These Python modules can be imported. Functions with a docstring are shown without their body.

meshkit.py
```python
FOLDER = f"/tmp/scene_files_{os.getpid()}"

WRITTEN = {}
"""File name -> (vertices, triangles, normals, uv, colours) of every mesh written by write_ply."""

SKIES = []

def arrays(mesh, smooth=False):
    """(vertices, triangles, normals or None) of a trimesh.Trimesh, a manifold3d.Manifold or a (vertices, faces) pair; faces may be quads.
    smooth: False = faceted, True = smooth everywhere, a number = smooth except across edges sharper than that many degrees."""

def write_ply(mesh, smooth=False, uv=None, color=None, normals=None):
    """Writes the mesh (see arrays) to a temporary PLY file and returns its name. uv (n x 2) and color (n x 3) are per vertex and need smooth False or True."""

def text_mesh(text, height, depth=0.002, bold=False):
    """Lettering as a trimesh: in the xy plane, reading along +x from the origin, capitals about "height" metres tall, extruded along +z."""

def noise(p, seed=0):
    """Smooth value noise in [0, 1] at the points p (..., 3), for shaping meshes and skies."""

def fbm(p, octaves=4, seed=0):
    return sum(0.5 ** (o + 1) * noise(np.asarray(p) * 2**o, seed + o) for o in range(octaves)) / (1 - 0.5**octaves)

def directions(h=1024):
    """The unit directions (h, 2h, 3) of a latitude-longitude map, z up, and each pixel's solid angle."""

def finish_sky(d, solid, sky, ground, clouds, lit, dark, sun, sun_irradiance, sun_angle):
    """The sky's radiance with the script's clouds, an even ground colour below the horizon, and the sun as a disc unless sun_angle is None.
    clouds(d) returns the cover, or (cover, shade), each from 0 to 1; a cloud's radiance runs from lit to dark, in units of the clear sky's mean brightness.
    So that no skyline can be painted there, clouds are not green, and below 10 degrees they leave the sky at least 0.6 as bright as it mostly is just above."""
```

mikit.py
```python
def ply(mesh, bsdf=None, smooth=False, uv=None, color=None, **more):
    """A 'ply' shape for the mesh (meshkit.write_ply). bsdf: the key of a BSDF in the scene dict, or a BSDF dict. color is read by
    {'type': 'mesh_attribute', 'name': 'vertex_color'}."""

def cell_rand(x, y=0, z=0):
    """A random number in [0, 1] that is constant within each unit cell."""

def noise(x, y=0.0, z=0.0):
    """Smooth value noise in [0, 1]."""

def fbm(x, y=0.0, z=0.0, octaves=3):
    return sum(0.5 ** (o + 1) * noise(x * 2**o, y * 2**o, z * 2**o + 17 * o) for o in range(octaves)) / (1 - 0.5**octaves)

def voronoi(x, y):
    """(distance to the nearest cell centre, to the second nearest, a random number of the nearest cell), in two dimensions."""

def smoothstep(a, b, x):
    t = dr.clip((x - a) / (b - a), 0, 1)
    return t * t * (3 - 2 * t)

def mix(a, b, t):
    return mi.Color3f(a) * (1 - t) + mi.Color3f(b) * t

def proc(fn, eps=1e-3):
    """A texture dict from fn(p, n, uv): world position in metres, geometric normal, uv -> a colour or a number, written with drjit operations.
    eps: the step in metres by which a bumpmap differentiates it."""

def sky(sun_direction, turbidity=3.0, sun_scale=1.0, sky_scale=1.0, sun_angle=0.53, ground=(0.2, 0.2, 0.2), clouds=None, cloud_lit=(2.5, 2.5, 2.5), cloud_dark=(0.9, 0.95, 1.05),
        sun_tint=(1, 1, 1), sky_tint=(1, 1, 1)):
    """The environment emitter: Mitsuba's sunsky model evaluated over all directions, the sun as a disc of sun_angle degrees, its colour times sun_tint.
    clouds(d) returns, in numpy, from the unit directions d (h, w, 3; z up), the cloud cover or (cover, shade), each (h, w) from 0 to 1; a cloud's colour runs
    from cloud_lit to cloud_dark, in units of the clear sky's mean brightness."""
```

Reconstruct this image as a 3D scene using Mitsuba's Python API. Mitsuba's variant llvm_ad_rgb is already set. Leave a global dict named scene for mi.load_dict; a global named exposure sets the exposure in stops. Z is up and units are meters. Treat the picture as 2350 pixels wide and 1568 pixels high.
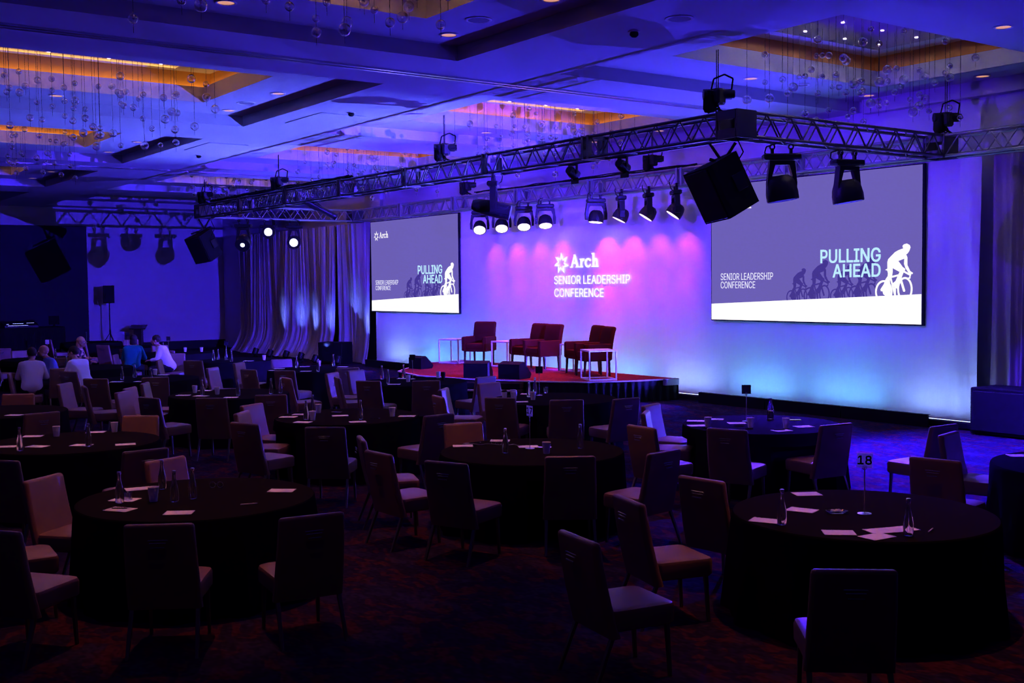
import math, random
import numpy as np, trimesh, mitsuba as mi, drjit as dr, manifold3d as m3
import shapely, shapely.geometry as sg
from shapely import affinity
from shapely.ops import unary_union
import mikit, meshkit
from mikit import proc, noise, fbm, mix, smoothstep

T = mi.ScalarTransform4f
RND = random.Random(7)
scene, labels = {}, {}
exposure = 5.0
LS = 2.0 ** -exposure        # lamp values below are in units of a white picture pixel

# ------------------------------------------------------------------ camera
CAM_H = 2.42
CAM_R = np.array([[0.5872, 0.80943, -0.00555], [0.03433, -0.03175, -0.9989], [-0.8087, 0.58638, -0.04643]])


def _camera():
    y, p, r = (math.radians(a) for a in (-54.04197, 2.88922, 0.63138))
    f = np.array([math.sin(y) * math.cos(p), math.cos(y) * math.cos(p), -math.sin(p)])
    rt = np.array([math.cos(y), -math.sin(y), 0.0])
    dn = np.cross(f, rt)
    return np.array([math.cos(r) * rt + math.sin(r) * dn, -math.sin(r) * rt + math.cos(r) * dn, f])


CAM_R = _camera()
CAM_F = 2575.34
scene['camera'] = {'type': 'perspective', 'fov': math.degrees(2 * math.atan(1175 / CAM_F)), 'fov_axis': 'x', 'near_clip': 0.05, 'far_clip': 200.0,
                   'to_world': T().look_at(origin=[0, 0, CAM_H], target=(np.array([0, 0, CAM_H]) + CAM_R[2]).tolist(), up=(-CAM_R[1]).tolist())}


def pix(p):  # where a point stands in the photograph, used only to order things for their labels
    c = CAM_R @ (np.array([p[0], p[1], p[2]], float) - [0, 0, CAM_H])
    return CAM_F * c[0] / c[2] + 1175, CAM_F * c[1] / c[2] + 784


# ------------------------------------------------------------------ lights (values; some stand in lamps built below, some are added without one)
def rgb(*c):
    return {'type': 'rgb', 'value': [float(x) for x in c]}


NSPOT = [0]


def spot(pos, target, inten, cutoff=40, beam=None):
    NSPOT[0] += 1
    d = np.array(target, float) - np.array(pos, float)
    up = [0, 0, 1] if abs(d[2]) < 0.95 * np.linalg.norm(d) else [0, 1, 0]
    scene[f'light_{NSPOT[0]}'] = {'type': 'spot', 'to_world': T().look_at(origin=list(map(float, pos)), target=list(map(float, target)), up=up),
                                  'intensity': rgb(*[LS * c for c in inten]), 'cutoff_angle': float(cutoff), 'beam_width': float(beam if beam else cutoff * 0.6)}


WASH = [(-24.1, 1), (-23.12, 1), (-22.18, 1), (-21.32, 1), (-19.45, 0), (-18.6, 0), (-17.73, 0), (-16.9, 0)]  # wash lamps on the back truss
# magenta from the wash lamps: down the cloth and onto the stage
for i, (x, k) in enumerate(WASH):
    s = (0.45, 0.6, 0.55, 0.75, 1.6, 1.0, 0.6, 0.6)[i]
    spot((x, 16.25, 3.66), (x + (0.12 if k else -0.12), 16.93, 2.95), [3.4 * s * c for c in (1.0, 0.05, 0.5)], 34, 18)
    spot((x, 16.2, 3.66), (x + (0.3 if k else -0.3), 16.93, 1.5), [9.0 * s * c for c in (1.0, 0.05, 0.55)], 22, 8)
    spot((x, 16.2, 3.66), (x + (1.4 if k else -1.4), 14.6, 0.4), [9 * c for c in (1.0, 0.11, 0.12)], 36, 20)
# blue flood of the cloth from the front truss
for x in (-29.3, -26.2, -23.1, -20.0, -16.9, -14.0, -12.0):
    spot((x, 11.95, 4.3), (x, 16.93, 3.65), [58 * c for c in (0.075, 0.012, 1.0)], 30, 22)
# foot lights: up into the ceiling and out into the room
for x in (-28.5, -24.5, -20.4, -16.2, -12.2):
    spot((x, 16.42, 0.5), (x, 7.5, 5.2), [165 * c for c in (0.05, 0.03, 1.0)], 62, 38)
# moving heads: right truss across to the left wall; two more foot lights into the ceiling; right truss onto the carpet
spot((-11.15, 13.5, 3.8), (-44, 12.9, 3.4), [2300 * c for c in (0.05, 0.02, 1.0)], 24, 18)
spot((-16.3, 16.3, 0.5), (-19.4, 9.5, 5.5), [900 * c for c in (0.11, 0.15, 1.0)], 25, 6)
spot((-25.6, 16.3, 0.5), (-24.2, 9.5, 5.5), [800 * c for c in (0.11, 0.15, 1.0)], 25, 6)
spot((-10.9, 12.78, 3.58), (-7.9, 12.4, 0.0), [700 * c for c in (0.05, 0.012, 1.0)], 50, 30)
spot((-10.9, 14.28, 3.6), (-7.5, 14.2, 0.0), [620 * c for c in (0.05, 0.012, 1.0)], 50, 30)
# floor lamps up the grey drapes
for x, y in ((-37.0, 15.75), (-35.72, 15.72), (-34.7, 15.85), (-33.3, 15.72), (-31.8, 15.5), (-30.75, 15.75)):
    spot((x - .016, y + .07, .34), (x - .04, y + .85, 1.15), [34 * c for c in (0.13, 0.2, 1.0)], 17, 3)
# dim warm spots added over the tables, no lamp there; a few in the aisles
for x, y, q in ((-5.05, 6.79, 1), (-8.75, 3.2, 1), (-9.04, 6.79, 1), (-12.85, 3.3, 1), (-13.03, 6.79, .8), (-9.0, 10.2, .5), (-13.0, 10.2, .45), (-17.0, 6.79, .5), (-16.75, 3.3, .6)):
    spot((x, y, 5.48), (x, y, 0), [20 * q * c for c in (1.0, 0.27, 0.13)], 23, 16)
for x, y in ((-12.1, 1.9), (-4.6, 1.9), (-4.6, 7.7), (-20, 1.9), (0.5, 4.0)):
    spot((x, y, 5.48), (x, y, 0), [2.2 * c for c in (1.0, 0.30, 0.10)], 42, 18)


def area(*c, w=1.0):
    return {'type': 'area', 'radiance': rgb(*[LS * v for v in c]), 'sampling_weight': float(w)}


# ------------------------------------------------------------------ materials
def pr(name, c, rough=0.6, metal=0.0, spec=0.5, **kw):
    base = c if isinstance(c, dict) else rgb(*c)
    scene[name] = {'type': 'twosided', 'bsdf': {'type': 'principled', 'base_color': base, 'roughness': float(rough), 'metallic': float(metal), 'specular': float(spec), **kw}}


def df(name, c):
    scene[name] = {'type': 'twosided', 'bsdf': {'type': 'diffuse', 'reflectance': c if isinstance(c, dict) else rgb(*c)}}


def carpet_fn(p, n, uv):
    w = fbm(p.x * 2.3, p.y * 2.3, 3.0, 3)
    a = fbm(p.x * 9.0 + w * 5, p.y * 14.0 - w * 4, 1.0, 3)
    b = noise(p.x * 26, p.y * 44, 5.0)
    t = smoothstep(0.5, 0.62, a)
    u = smoothstep(0.55, 0.7, fbm(p.x * 3.1, p.y * 5.3, 9.0, 3))
    c = mix((0.02, 0.013, 0.042), (0.06, 0.016, 0.028), t)
    c = mix(c, (0.03, 0.026, 0.07), u * 0.6)
    return c * (0.7 + 0.6 * b)


def stage_fn(p, n, uv):
    return mi.Color3f(0.24, 0.032, 0.035) * (0.75 + 0.5 * noise(p.x * 30, p.y * 30, 2.0)) * (0.85 + 0.3 * noise(p.x * 2, p.y * 2, 4.0))


def leather_fn(p, n, uv):
    return mi.Color3f(0.21, 0.125, 0.095) * (0.9 + 0.2 * noise(p.x * 9, p.y * 9, p.z * 9))


def cloth_fn(p, n, uv):
    return mi.Color3f(0.84, 0.84, 0.86) * (0.965 + 0.035 * noise(p.x * 60, p.z * 3, 1.0))


df('carpet', proc(carpet_fn))
df('stage_carpet', proc(stage_fn))
df('ceiling_paint', (0.48, 0.47, 0.52))
df('gold_paint', (0.60, 0.32, 0.11))
df('ceiling_trim', (0.30, 0.27, 0.30))
df('wall_paint', (0.52, 0.50, 0.58))
df('wall_dark', (0.05, 0.045, 0.045))
df('dark_panel', (0.035, 0.03, 0.05))
df('base_dark', (0.03, 0.03, 0.035))
df('white_cloth', proc(cloth_fn))
pr('leather', proc(leather_fn), 0.42, 0, 0.5)
df('black_cloth', (0.013, 0.012, 0.016))
df('skirt_black', (0.018, 0.018, 0.02))
pr('black_metal', (0.009, 0.009, 0.01), 0.45, 0, 0.3)
pr('black_matte', (0.006, 0.006, 0.007), 0.8, 0, 0.12)
pr('grille', (0.008, 0.008, 0.011), 0.6, 0, 0.2)
pr('aluminium', (0.34, 0.34, 0.37), 0.38, 0.85)
pr('dark_truss', (0.10, 0.10, 0.11), 0.45, 0.8)  # truss aluminium with the backlit darkness put into the colour
pr('chrome', (0.7, 0.7, 0.68), 0.22, 1.0)
pr('handle_metal', (0.3, 0.3, 0.28), 0.3, 1.0)
pr('leg_metal', (0.20, 0.20, 0.16), 0.35, 0.8)
df('drape_grey', (0.42, 0.40, 0.47))
df('drape_dark', (0.05, 0.05, 0.07))
df('drape_right', (0.34, 0.28, 0.30))
df('plastic_white', (0.85, 0.85, 0.86))
df('paper', (0.9, 0.88, 0.86))
pr('red_fabric', (0.075, 0.011, 0.009), 0.85, 0, 0.05)
pr('dark_wood', (0.03, 0.018, 0.014), 0.4)
pr('white_lacquer', (0.75, 0.74, 0.76), 0.35)
pr('track_metal', (0.6, 0.58, 0.62), 0.25, 1.0)
df('trim_white', (0.75, 0.73, 0.74))
for nm, w_, al in (('glass', .06, .06), ('bubble_glass', .05, .05)):      # clear glass with a faint soft gloss that catches the lamps
    scene[nm] = {'type': 'blendbsdf', 'weight': w_, 'a': {'type': 'dielectric', 'int_ior': 1.5, 'ext_ior': 1.0},
                 'b': {'type': 'twosided', 'bsdf': {'type': 'roughconductor', 'material': 'none', 'alpha': al, 'specular_reflectance': rgb(.95, .95, .95)}}}
scene['cola_liquid'] = {'type': 'twosided', 'bsdf': {'type': 'principled', 'base_color': rgb(0.12, 0.02, 0.01), 'roughness': 0.15}}
df('red_liquid', (0.45, 0.02, 0.03))
scene['card_dim'] = {'type': 'principledthin', 'base_color': rgb(.85, .82, .85), 'roughness': .7, 'diff_trans': 1.1}
df('ink', (0.02, 0.02, 0.02))
df('lamp_lens_off', (0.25, 0.25, 0.3))
df('screen_edge', (0.02, 0.02, 0.03))
df('rod_dark', (0.03, 0.03, 0.035))
pr('mirror_panel', (0.25, 0.25, 0.3), 0.1, 1.0)
df('amber_lens', (0.5, 0.3, 0.2))


# ------------------------------------------------------------------ helpers
COUNT = {}


def numbered(name):
    n = COUNT.get(name, 0)
    COUNT[name] = n + 1
    return name if n == 0 else f'{name}_{n:03d}'


def thing(name, label, cat, group=None, kind=None):
    k = numbered(name)
    labels[k] = {'label': label, 'category': cat}
    if group:
        labels[k]['group'] = group
    if kind:
        labels[k]['kind'] = kind
    return k


PLY = {}


def shape(mesh, mat, smooth=30, **more):
    """mesh -> ply dict; a string mesh key reuses one already written"""
    return mikit.ply(mesh, mat, smooth=smooth, **more)


def part(parent, name, d, tw=None, label=None, kind=None):
    k = numbered(f'{parent}__{name}')
    scene[k] = d if tw is None else {**d, 'to_world': tw}
    if label or kind:
        labels[k] = {}
        if label:
            labels[k]['label'] = label
        if kind:
            labels[k]['kind'] = kind
    return k


def solo(name, d, label, cat, group=None, tw=None):
    k = thing(name, label, cat, group)
    scene[k] = d if tw is None else {**d, 'to_world': tw}
    return k


def struct(name, d):
    k = numbered(name)
    scene[k] = d
    labels[k] = {'kind': 'structure'}
    return k


def cat(*ms):
    return trimesh.util.concatenate(list(ms))


def box(x0, x1, y0, y1, z0, z1):
    m = trimesh.creation.box(extents=(x1 - x0, y1 - y0, z1 - z0))
    m.apply_translation(((x0 + x1) / 2, (y0 + y1) / 2, (z0 + z1) / 2))
    return m


def rbox(x0, x1, y0, y1, z0, z1, r=0.01):
    """box with chamfered edges"""
    r = min(r, (x1 - x0) / 2.1, (y1 - y0) / 2.1, (z1 - z0) / 2.1)
    pts = []
    for x, sx in ((x0, 1), (x1, -1)):
        for y, sy in ((y0, 1), (y1, -1)):
            for z, sz in ((z0, 1), (z1, -1)):
                pts += [(x, y + sy * r, z + sz * r), (x + sx * r, y, z + sz * r), (x + sx * r, y + sy * r, z)]
    return trimesh.convex.convex_hull(np.array(pts))


def tube(a, b, r, n=8):
    return trimesh.creation.cylinder(radius=r, sections=n, segment=[a, b])


def rod_path(pts, r, n=6):
    return cat(*[tube(p, q, r, n) for p, q in zip(pts[:-1], pts[1:])])


def hull(pts):
    return trimesh.convex.convex_hull(np.array(pts, float))


def lathe(prof, n=20):
    return trimesh.creation.revolve(np.array(prof, float), sections=n)


def rr(w, d, r, n=3):
    """rounded rectangle ring"""
    r = min(r, w / 2.01, d / 2.01)
    out = []
    for cx, cy, a0 in ((w / 2 - r, d / 2 - r, 0), (-w / 2 + r, d / 2 - r, 90), (-w / 2 + r, -d / 2 + r, 180), (w / 2 - r, -d / 2 + r, 270)):
        for i in range(n + 1):
            a = math.radians(a0 + 90 * i / n)
            out.append((cx + r * math.cos(a), cy + r * math.sin(a)))
    return np.array(out)


def loft(rings):
    """rings: list of (n,3) arrays -> closed mesh"""
    n = len(rings[0])
    v = np.vstack(rings + [np.mean(rings[0], 0)[None], np.mean(rings[-1], 0)[None]])
    f = []
    for k in range(len(rings) - 1):
        a, b = k * n, (k + 1) * n
        for i in range(n):
            j = (i + 1) % n
            f += [(a + i, a + j, b + j), (a + i, b + j, b + i)]
    c0, c1 = len(rings) * n, len(rings) * n + 1
    L = (len(rings) - 1) * n
    for i in range(n):
        j = (i + 1) % n
        f += [(c0, j, i), (c1, L + i, L + j)]
    return trimesh.Trimesh(v, f, process=False)


def ring3(w, d, r, z, y=0.0, x=0.0, n=3):
    q = rr(w, d, r, n)
    return np.column_stack([q[:, 0] + x, q[:, 1] + y, np.full(len(q), z)])


def gridmesh(P, flip=False):
    a, b = P.shape[:2]
    i = np.arange(a * b).reshape(a, b)
    q = np.stack([i[:-1, :-1], i[1:, :-1], i[1:, 1:], i[:-1, 1:]], -1).reshape(-1, 4)
    f = np.vstack([q[:, [0, 1, 2]], q[:, [0, 2, 3]]])
    return trimesh.Trimesh(P.reshape(-1, 3), f[:, ::-1] if flip else f, process=False)


def prism(poly, h):
    return trimesh.creation.extrude_polygon(poly, h, engine='earcut')


def place(x, y, z=0.0, rz=0.0):
    return T().translate([float(x), float(y), float(z)]).rotate([0, 0, 1], float(rz))


def npT(m):
    return T(np.asarray(m, float))


def orient(axis, spin=None):
    """4x4 that turns +z to axis"""
    return trimesh.geometry.align_vectors([0, 0, 1], np.asarray(axis, float) / np.linalg.norm(axis))


def moved(m, t=None, R=None):
    m = m.copy()
    if R is not None:
        m.apply_transform(R)
    if t is not None:
        m.apply_translation(t)
    return m


ORD = ['first', 'second', 'third', 'fourth', 'fifth', 'sixth', 'seventh', 'eighth', 'ninth', 'tenth', 'eleventh', 'twelfth']


def nth(i, n, what, a='left', b='right'):
    """words for the i-th of n from the left in the photograph"""
    if n == 1:
        return 'only'
    if i == 0:
        return f'{a}most'
    if i == n - 1:
        return f'{b}most'
    if n == 3:
        return 'middle'
    return f'{ORD[i]} from {a}'


# ------------------------------------------------------------------ room shell
Z0, Z1, Z2, Z3 = 5.52, 5.72, 5.99, 6.28
XL, XR, YB, YF = -44.3, 5.0, 17.55, -5.0
struct('floor', shape(box(XL - .2, XR + .2, YF - .2, YB + .2, -0.2, 0), 'carpet', False))
struct('wall_left', shape(box(XL - .2, XL, YF, YB, 0, Z0), 'wall_paint', False))
struct('wall_back', shape(box(XL, XR, YB, YB + .2, 0, Z0), 'wall_paint', False))
struct('wall_right', shape(box(XR, XR + .2, YF, YB, 0, Z0), 'wall_dark', False))
struct('wall_front', shape(box(XL, XR, YF - .2, YF, 0, Z0), 'wall_dark', False))
struct('baseboard_left', shape(box(XL, XL + .03, 12.2, YB, 0.0, 0.32), 'base_dark', False))
struct('trim_1', shape(rbox(-31.6, -31.0, YB - .12, YB, 0, Z0, .01), 'wall_paint', False))   # pilaster of the back wall

# ceiling: soffit grid with stepped recesses
cols = [-43.28 + 7.54 * k for k in range(6)]            # left edges
RW, RN = 5.46, (1.58, 8.64)
RF = (10.45, 17.50)
s = lambda v: v * 3.1 / 3.1
recs = [(x, x + RW, y0, y1) for x in cols for (y0, y1) in (RN, RF)]
outer = sg.box(XL - .2, YF - .2, XR + .2, YB + .2)
soff = outer.difference(unary_union([sg.box(a, c, b, d) for a, b, c, d in recs]))
m = prism(soff, 0.04)
m.apply_translation((0, 0, Z0))
ceil = struct('ceiling', shape(m, 'ceiling_paint', False))
roof = box(XL - .2, XR + .2, YF - .2, YB + .2, Z3 + .3, Z3 + .4)
part(ceil, 'slab', shape(roof, 'ceiling_paint', False))


def ringwall(x0, x1, y0, y1, za, zb, t=0.03):
    """four upright faces around a rectangle"""
    return cat(box(x0 - t, x1 + t, y0 - t, y0, za, zb), box(x0 - t, x1 + t, y1, y1 + t, za, zb), box(x0 - t, x0, y0, y1, za, zb), box(x1, x1 + t, y0, y1, za, zb))


def frame(x0, x1, y0, y1, a0, a1, b0, b1, z, t=0.03):
    g = sg.box(x0, y0, x1, y1).difference(sg.box(a0, b0, a1, b1))
    q = prism(g, t)
    q.apply_translation((0, 0, z))
    return q


COVE = {(3, 0): 1.0, (2, 0): 0.9, (4, 0): 0.05, (3, 1): 0.85, (2, 1): 0.45, (4, 1): 0.07, (1, 1): 0.06}
COV = []
for ci, x in enumerate(cols):
    for ri, (y0, y1) in enumerate((RN, RF)):
        x1 = x + RW
        part(ceil, 'recess_step', shape(ringwall(x, x1, y0, y1, Z0 + .04, Z1 + .03), 'ceiling_paint', False))
        a0, a1 = x + 1.15, x + 4.15
        b0, b1 = (2.75, 7.43) if ri == 0 else (11.62, 16.45)
        part(ceil, 'recess_panel', shape(frame(x, x1, y0, y1, a0, a1, b0, b1, Z1), 'ceiling_paint', False))
        part(ceil, 'coffer_face', shape(ringwall(a0, a1, b0, b1, Z1 + .03, Z2, .04), 'ceiling_paint', False))
        o = 0.22
        part(ceil, 'cove_ledge', shape(frame(a0 - o - .1, a1 + o + .1, b0 - o - .1, b1 + o + .1, a0 - .02, a1 + .02, b0 - .02, b1 + .02, Z2 - .02, .02), 'ceiling_paint', False))
        part(ceil, 'cove_wall', shape(ringwall(a0 - o, a1 + o, b0 - o, b1 + o, Z2, Z3 + .3, .03), 'gold_paint', False))
        part(ceil, 'coffer_top', shape(box(a0 - o, a1 + o, b0 - o, b1 + o, Z3, Z3 + .03), 'ceiling_paint', False))
        COV.append((ci, ri, a0, a1, b0, b1))
        w = COVE.get((ci, ri), 0)
        if w > 0.02:
            e = .08
            st = cat(*[box(*q, Z2 + .005, Z2 + .02) for q in ((a0 - .16, a1 + .16, b0 - .18, b0 - .14), (a0 - .16, a1 + .16, b1 + .14, b1 + .18), (a0 - .18, a0 - .14, b0 - .1, b1 + .1), (a1 + .14, a1 + .18, b0 - .1, b1 + .1))])
            part(ceil, 'cove_light_strip', {**shape(st, 'amber_lens', False), 'emitter': area(4.4 * w, 2.2 * w, 0.5 * w, w=0.6)}, label='glowing amber cove light strip')
# partition tracks between the bays, parallel to the side walls
for x in (-29.2, -14.2):
    for dx in (-.07, .07):
        part(ceil, 'partition_track', shape(box(x + dx - .025, x + dx + .025, YF, YB, Z0 - .025, Z0), 'track_metal', False), label='pale metal partition track')
for x, y in ((-19.0, 9.55), (-24.0, 9.4)):
    part(ceil, 'access_hatch', shape(rbox(x - .75, x + .75, y - .45, y + .45, Z0 - .012, Z0, .004), 'ceiling_paint', False))
part(ceil, 'bulkhead', shape(box(-12.96, XR, 17.35, YB, Z0 - .05, Z1), 'ceiling_paint', False))

# dark panel on the left wall
k = thing('wall_panel', 'tall black fabric panel covering the left part of the far wall behind the booth', 'panel')
for i, (a, b) in enumerate(((2.0, 5.3), (5.33, 8.7), (8.73, 12.1))):
    part(k, 'panel_leaf', shape(rbox(XL + .02, XL + .12, a, b, 0.02, 4.82, .01), 'dark_panel', False))

# ------------------------------------------------------------------ backdrop, screens, projected title
BY = 16.93
BX0, BX1, BZ0, BZ1 = -30.45, -10.35, 0.03, 4.42
bd = thing('backdrop', 'wide white cloth backdrop washed in violet, magenta and pale blue behind the stage', 'backdrop')
nx, nz = 200, 40
X, Zg = np.meshgrid(np.linspace(BX0, BX1, nx), np.linspace(BZ0, BZ1, nz), indexing='ij')
edge = np.exp(-((X - BX1) / 0.6) ** 2) + 0.1 * np.exp(-((X - BX0) / 0.6) ** 2)
yy = BY + edge * 0.05 * np.sin(X * 16 + Zg * .8) + 0.012 * np.sin(X * 2.3 + .4 * Zg)
part(bd, 'cloth', shape(gridmesh(np.stack([X, yy, Zg], -1)), 'white_cloth', True))
# gathered cloth tied along the truss
nx = 700
u = np.linspace(0, 1, nx)
rows = []
for j, (dz, dy) in enumerate(((-.03, .0), (-.025, -.03), (.0, -.06), (.03, -.06), (.06, -.05), (.08, -.01))):
    x = BX0 + (BX1 - BX0 + .3) * u
    w = 0.025 * np.sin(x * 9 + j) + 0.02 * np.sin(x * 23 + 2 * j) + .02 * meshkit.noise(np.stack([x * 5, 0 * x + j, 0 * x], -1))
    rows.append(np.stack([x, BY + dy + w * .2, BZ1 + .035 + dz + w * .3], -1))
part(bd, 'gathered_header', shape(gridmesh(np.array(rows)), 'white_cloth', True))
sh = thing('floor_skirt', 'low black skirt board running along the foot of the lit backdrop', 'skirting')
for i in range(11):
    a = -30.1 + i * 1.75
    if -25.9 < a < -16.7:
        continue
    part(sh, 'skirt_board', shape(rbox(a, a + 1.73, 16.32, 16.36, 0.0, 0.2, .004), 'skirt_black', False))
    part(sh, 'skirt_lid', shape(rbox(a, a + 1.73, 16.32, 16.40, 0.2, 0.212, .003), 'black_metal', False))
# floor battens behind the skirt that colour the foot of the cloth
for i in range(10):
    a = -29.7 + i * 2.0
    cyan = (0.15, 0.52, 1.1) if i % 3 else (0.28, 0.46, 1.1)
    k = thing('led_batten', f'slim floor batten glowing pale blue up the backdrop, {nth(i, 10, "")} of ten', 'stage light', 'floor battens along the backdrop')
    part(k, 'housing', shape(rbox(a, a + 1.55, 16.43, 16.55, 0.02, .12, .008), 'black_metal', False))
    v = np.array([[a + .02, 16.45, .14], [a + 1.53, 16.45, .14], [a + 1.53, 16.53, .132], [a + .02, 16.53, .132]])
    lens = trimesh.Trimesh(v, [[0, 1, 2], [0, 2, 3]], process=False)
    part(k, 'lens', {**shape(lens, 'plastic_white', False), 'emitter': area(*[32 * c for c in cyan])}, label='pale blue light strip')

SW, SH_ = 4.88, 2.715
SZ = 1.667


def text_at(txt, x0, x1, z0, h, bold=False, th=.004, thin=0):
    m = meshkit.text_mesh(txt, h, th, bold)
    b = m.bounds
    sx = (x1 - x0) / (b[1][0] - b[0][0])
    v = m.vertices.copy()
    v[:, 0] = (v[:, 0] - b[0][0]) * sx + x0
    m.vertices = np.column_stack([v[:, 0], -v[:, 2], v[:, 1] + z0])
    m.invert() if m.volume < 0 else None
    return m


def flat(poly, th=.004):
    """shapely polygon in (x, z) -> thin plate facing -y, back face at y=0"""
    gs = [g for g in (poly.geoms if hasattr(poly, 'geoms') else [poly]) if g.area > 1e-6]
    m = cat(*[prism(g, th) for g in gs])
    v = m.vertices
    m.vertices = np.column_stack([v[:, 0], -v[:, 2], v[:, 1]])
    if m.volume < 0:
        m.invert()
    return m


P = sg.Polygon


def serif_arch():
    """the word Arch in slab-serif capitals and lower case, cap height 1"""
    st = .17
    A = unary_union([P([(0.04, 0), (0.16, 0), (0.5, .9), (0.44, 1.02)]), P([(0.38, 1.02), (0.56, 1.02), (0.93, 0), (0.72, 0)]), sg.box(.2, .3, .74, .4), sg.box(-.05, 0, .28, .07), sg.box(.6, 0, 1.02, .07)])
    r = unary_union([sg.box(.1, 0, .1 + st, .68), sg.box(0, 0, .38, .07), sg.box(0, .61, .2, .68), sg.LineString([(.22, .42), (.3, .58), (.46, .6)]).buffer(.085)])
    ring = sg.Point(.36, .34).buffer(.36).difference(sg.Point(.40, .34).buffer(.235))
    c = unary_union([ring.difference(P([(.4, .34), (.9, .62), (.9, .12)])), sg.Point(.58, .56).buffer(.085)])
    h = unary_union([sg.box(.1, 0, .1 + st, 1.08), sg.box(0, 0, .36, .07), sg.box(0, 1.0, .2, 1.08), sg.LineString([(.22, .45), (.34, .6), (.5, .6), (.56, .46), (.56, .05)]).buffer(.08), sg.box(.42, 0, .74, .07)])
    out, x = [], 0
    for g, adv in ((A, 1.05), (r, .58), (c, .78), (h, .8)):
        out.append(affinity.translate(g, x, 0))
        x += adv
    return unary_union(out).buffer(.008)


def star():
    g = []
    for i in range(7):
        a = math.radians(90 + i * 360 / 7)
        pt = lambda r, d: (r * math.cos(a + math.radians(d)), r * math.sin(a + math.radians(d)))
        g.append(P([pt(1.0, 0), pt(.50, 15), pt(.27, 30), pt(.50, -6)]))
        g.append(P([pt(.93, -3), pt(.47, -9), pt(.40, -34), pt(.58, -22)]))
    return unary_union(g)


def fit(poly, x0, x1, z0, z1):
    a, b, c, d = poly.bounds
    return affinity.translate(affinity.scale(affinity.translate(poly, -a, -b), (x1 - x0) / (c - a), (z1 - z0) / (d - b), origin=(0, 0)), x0, z0)


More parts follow.
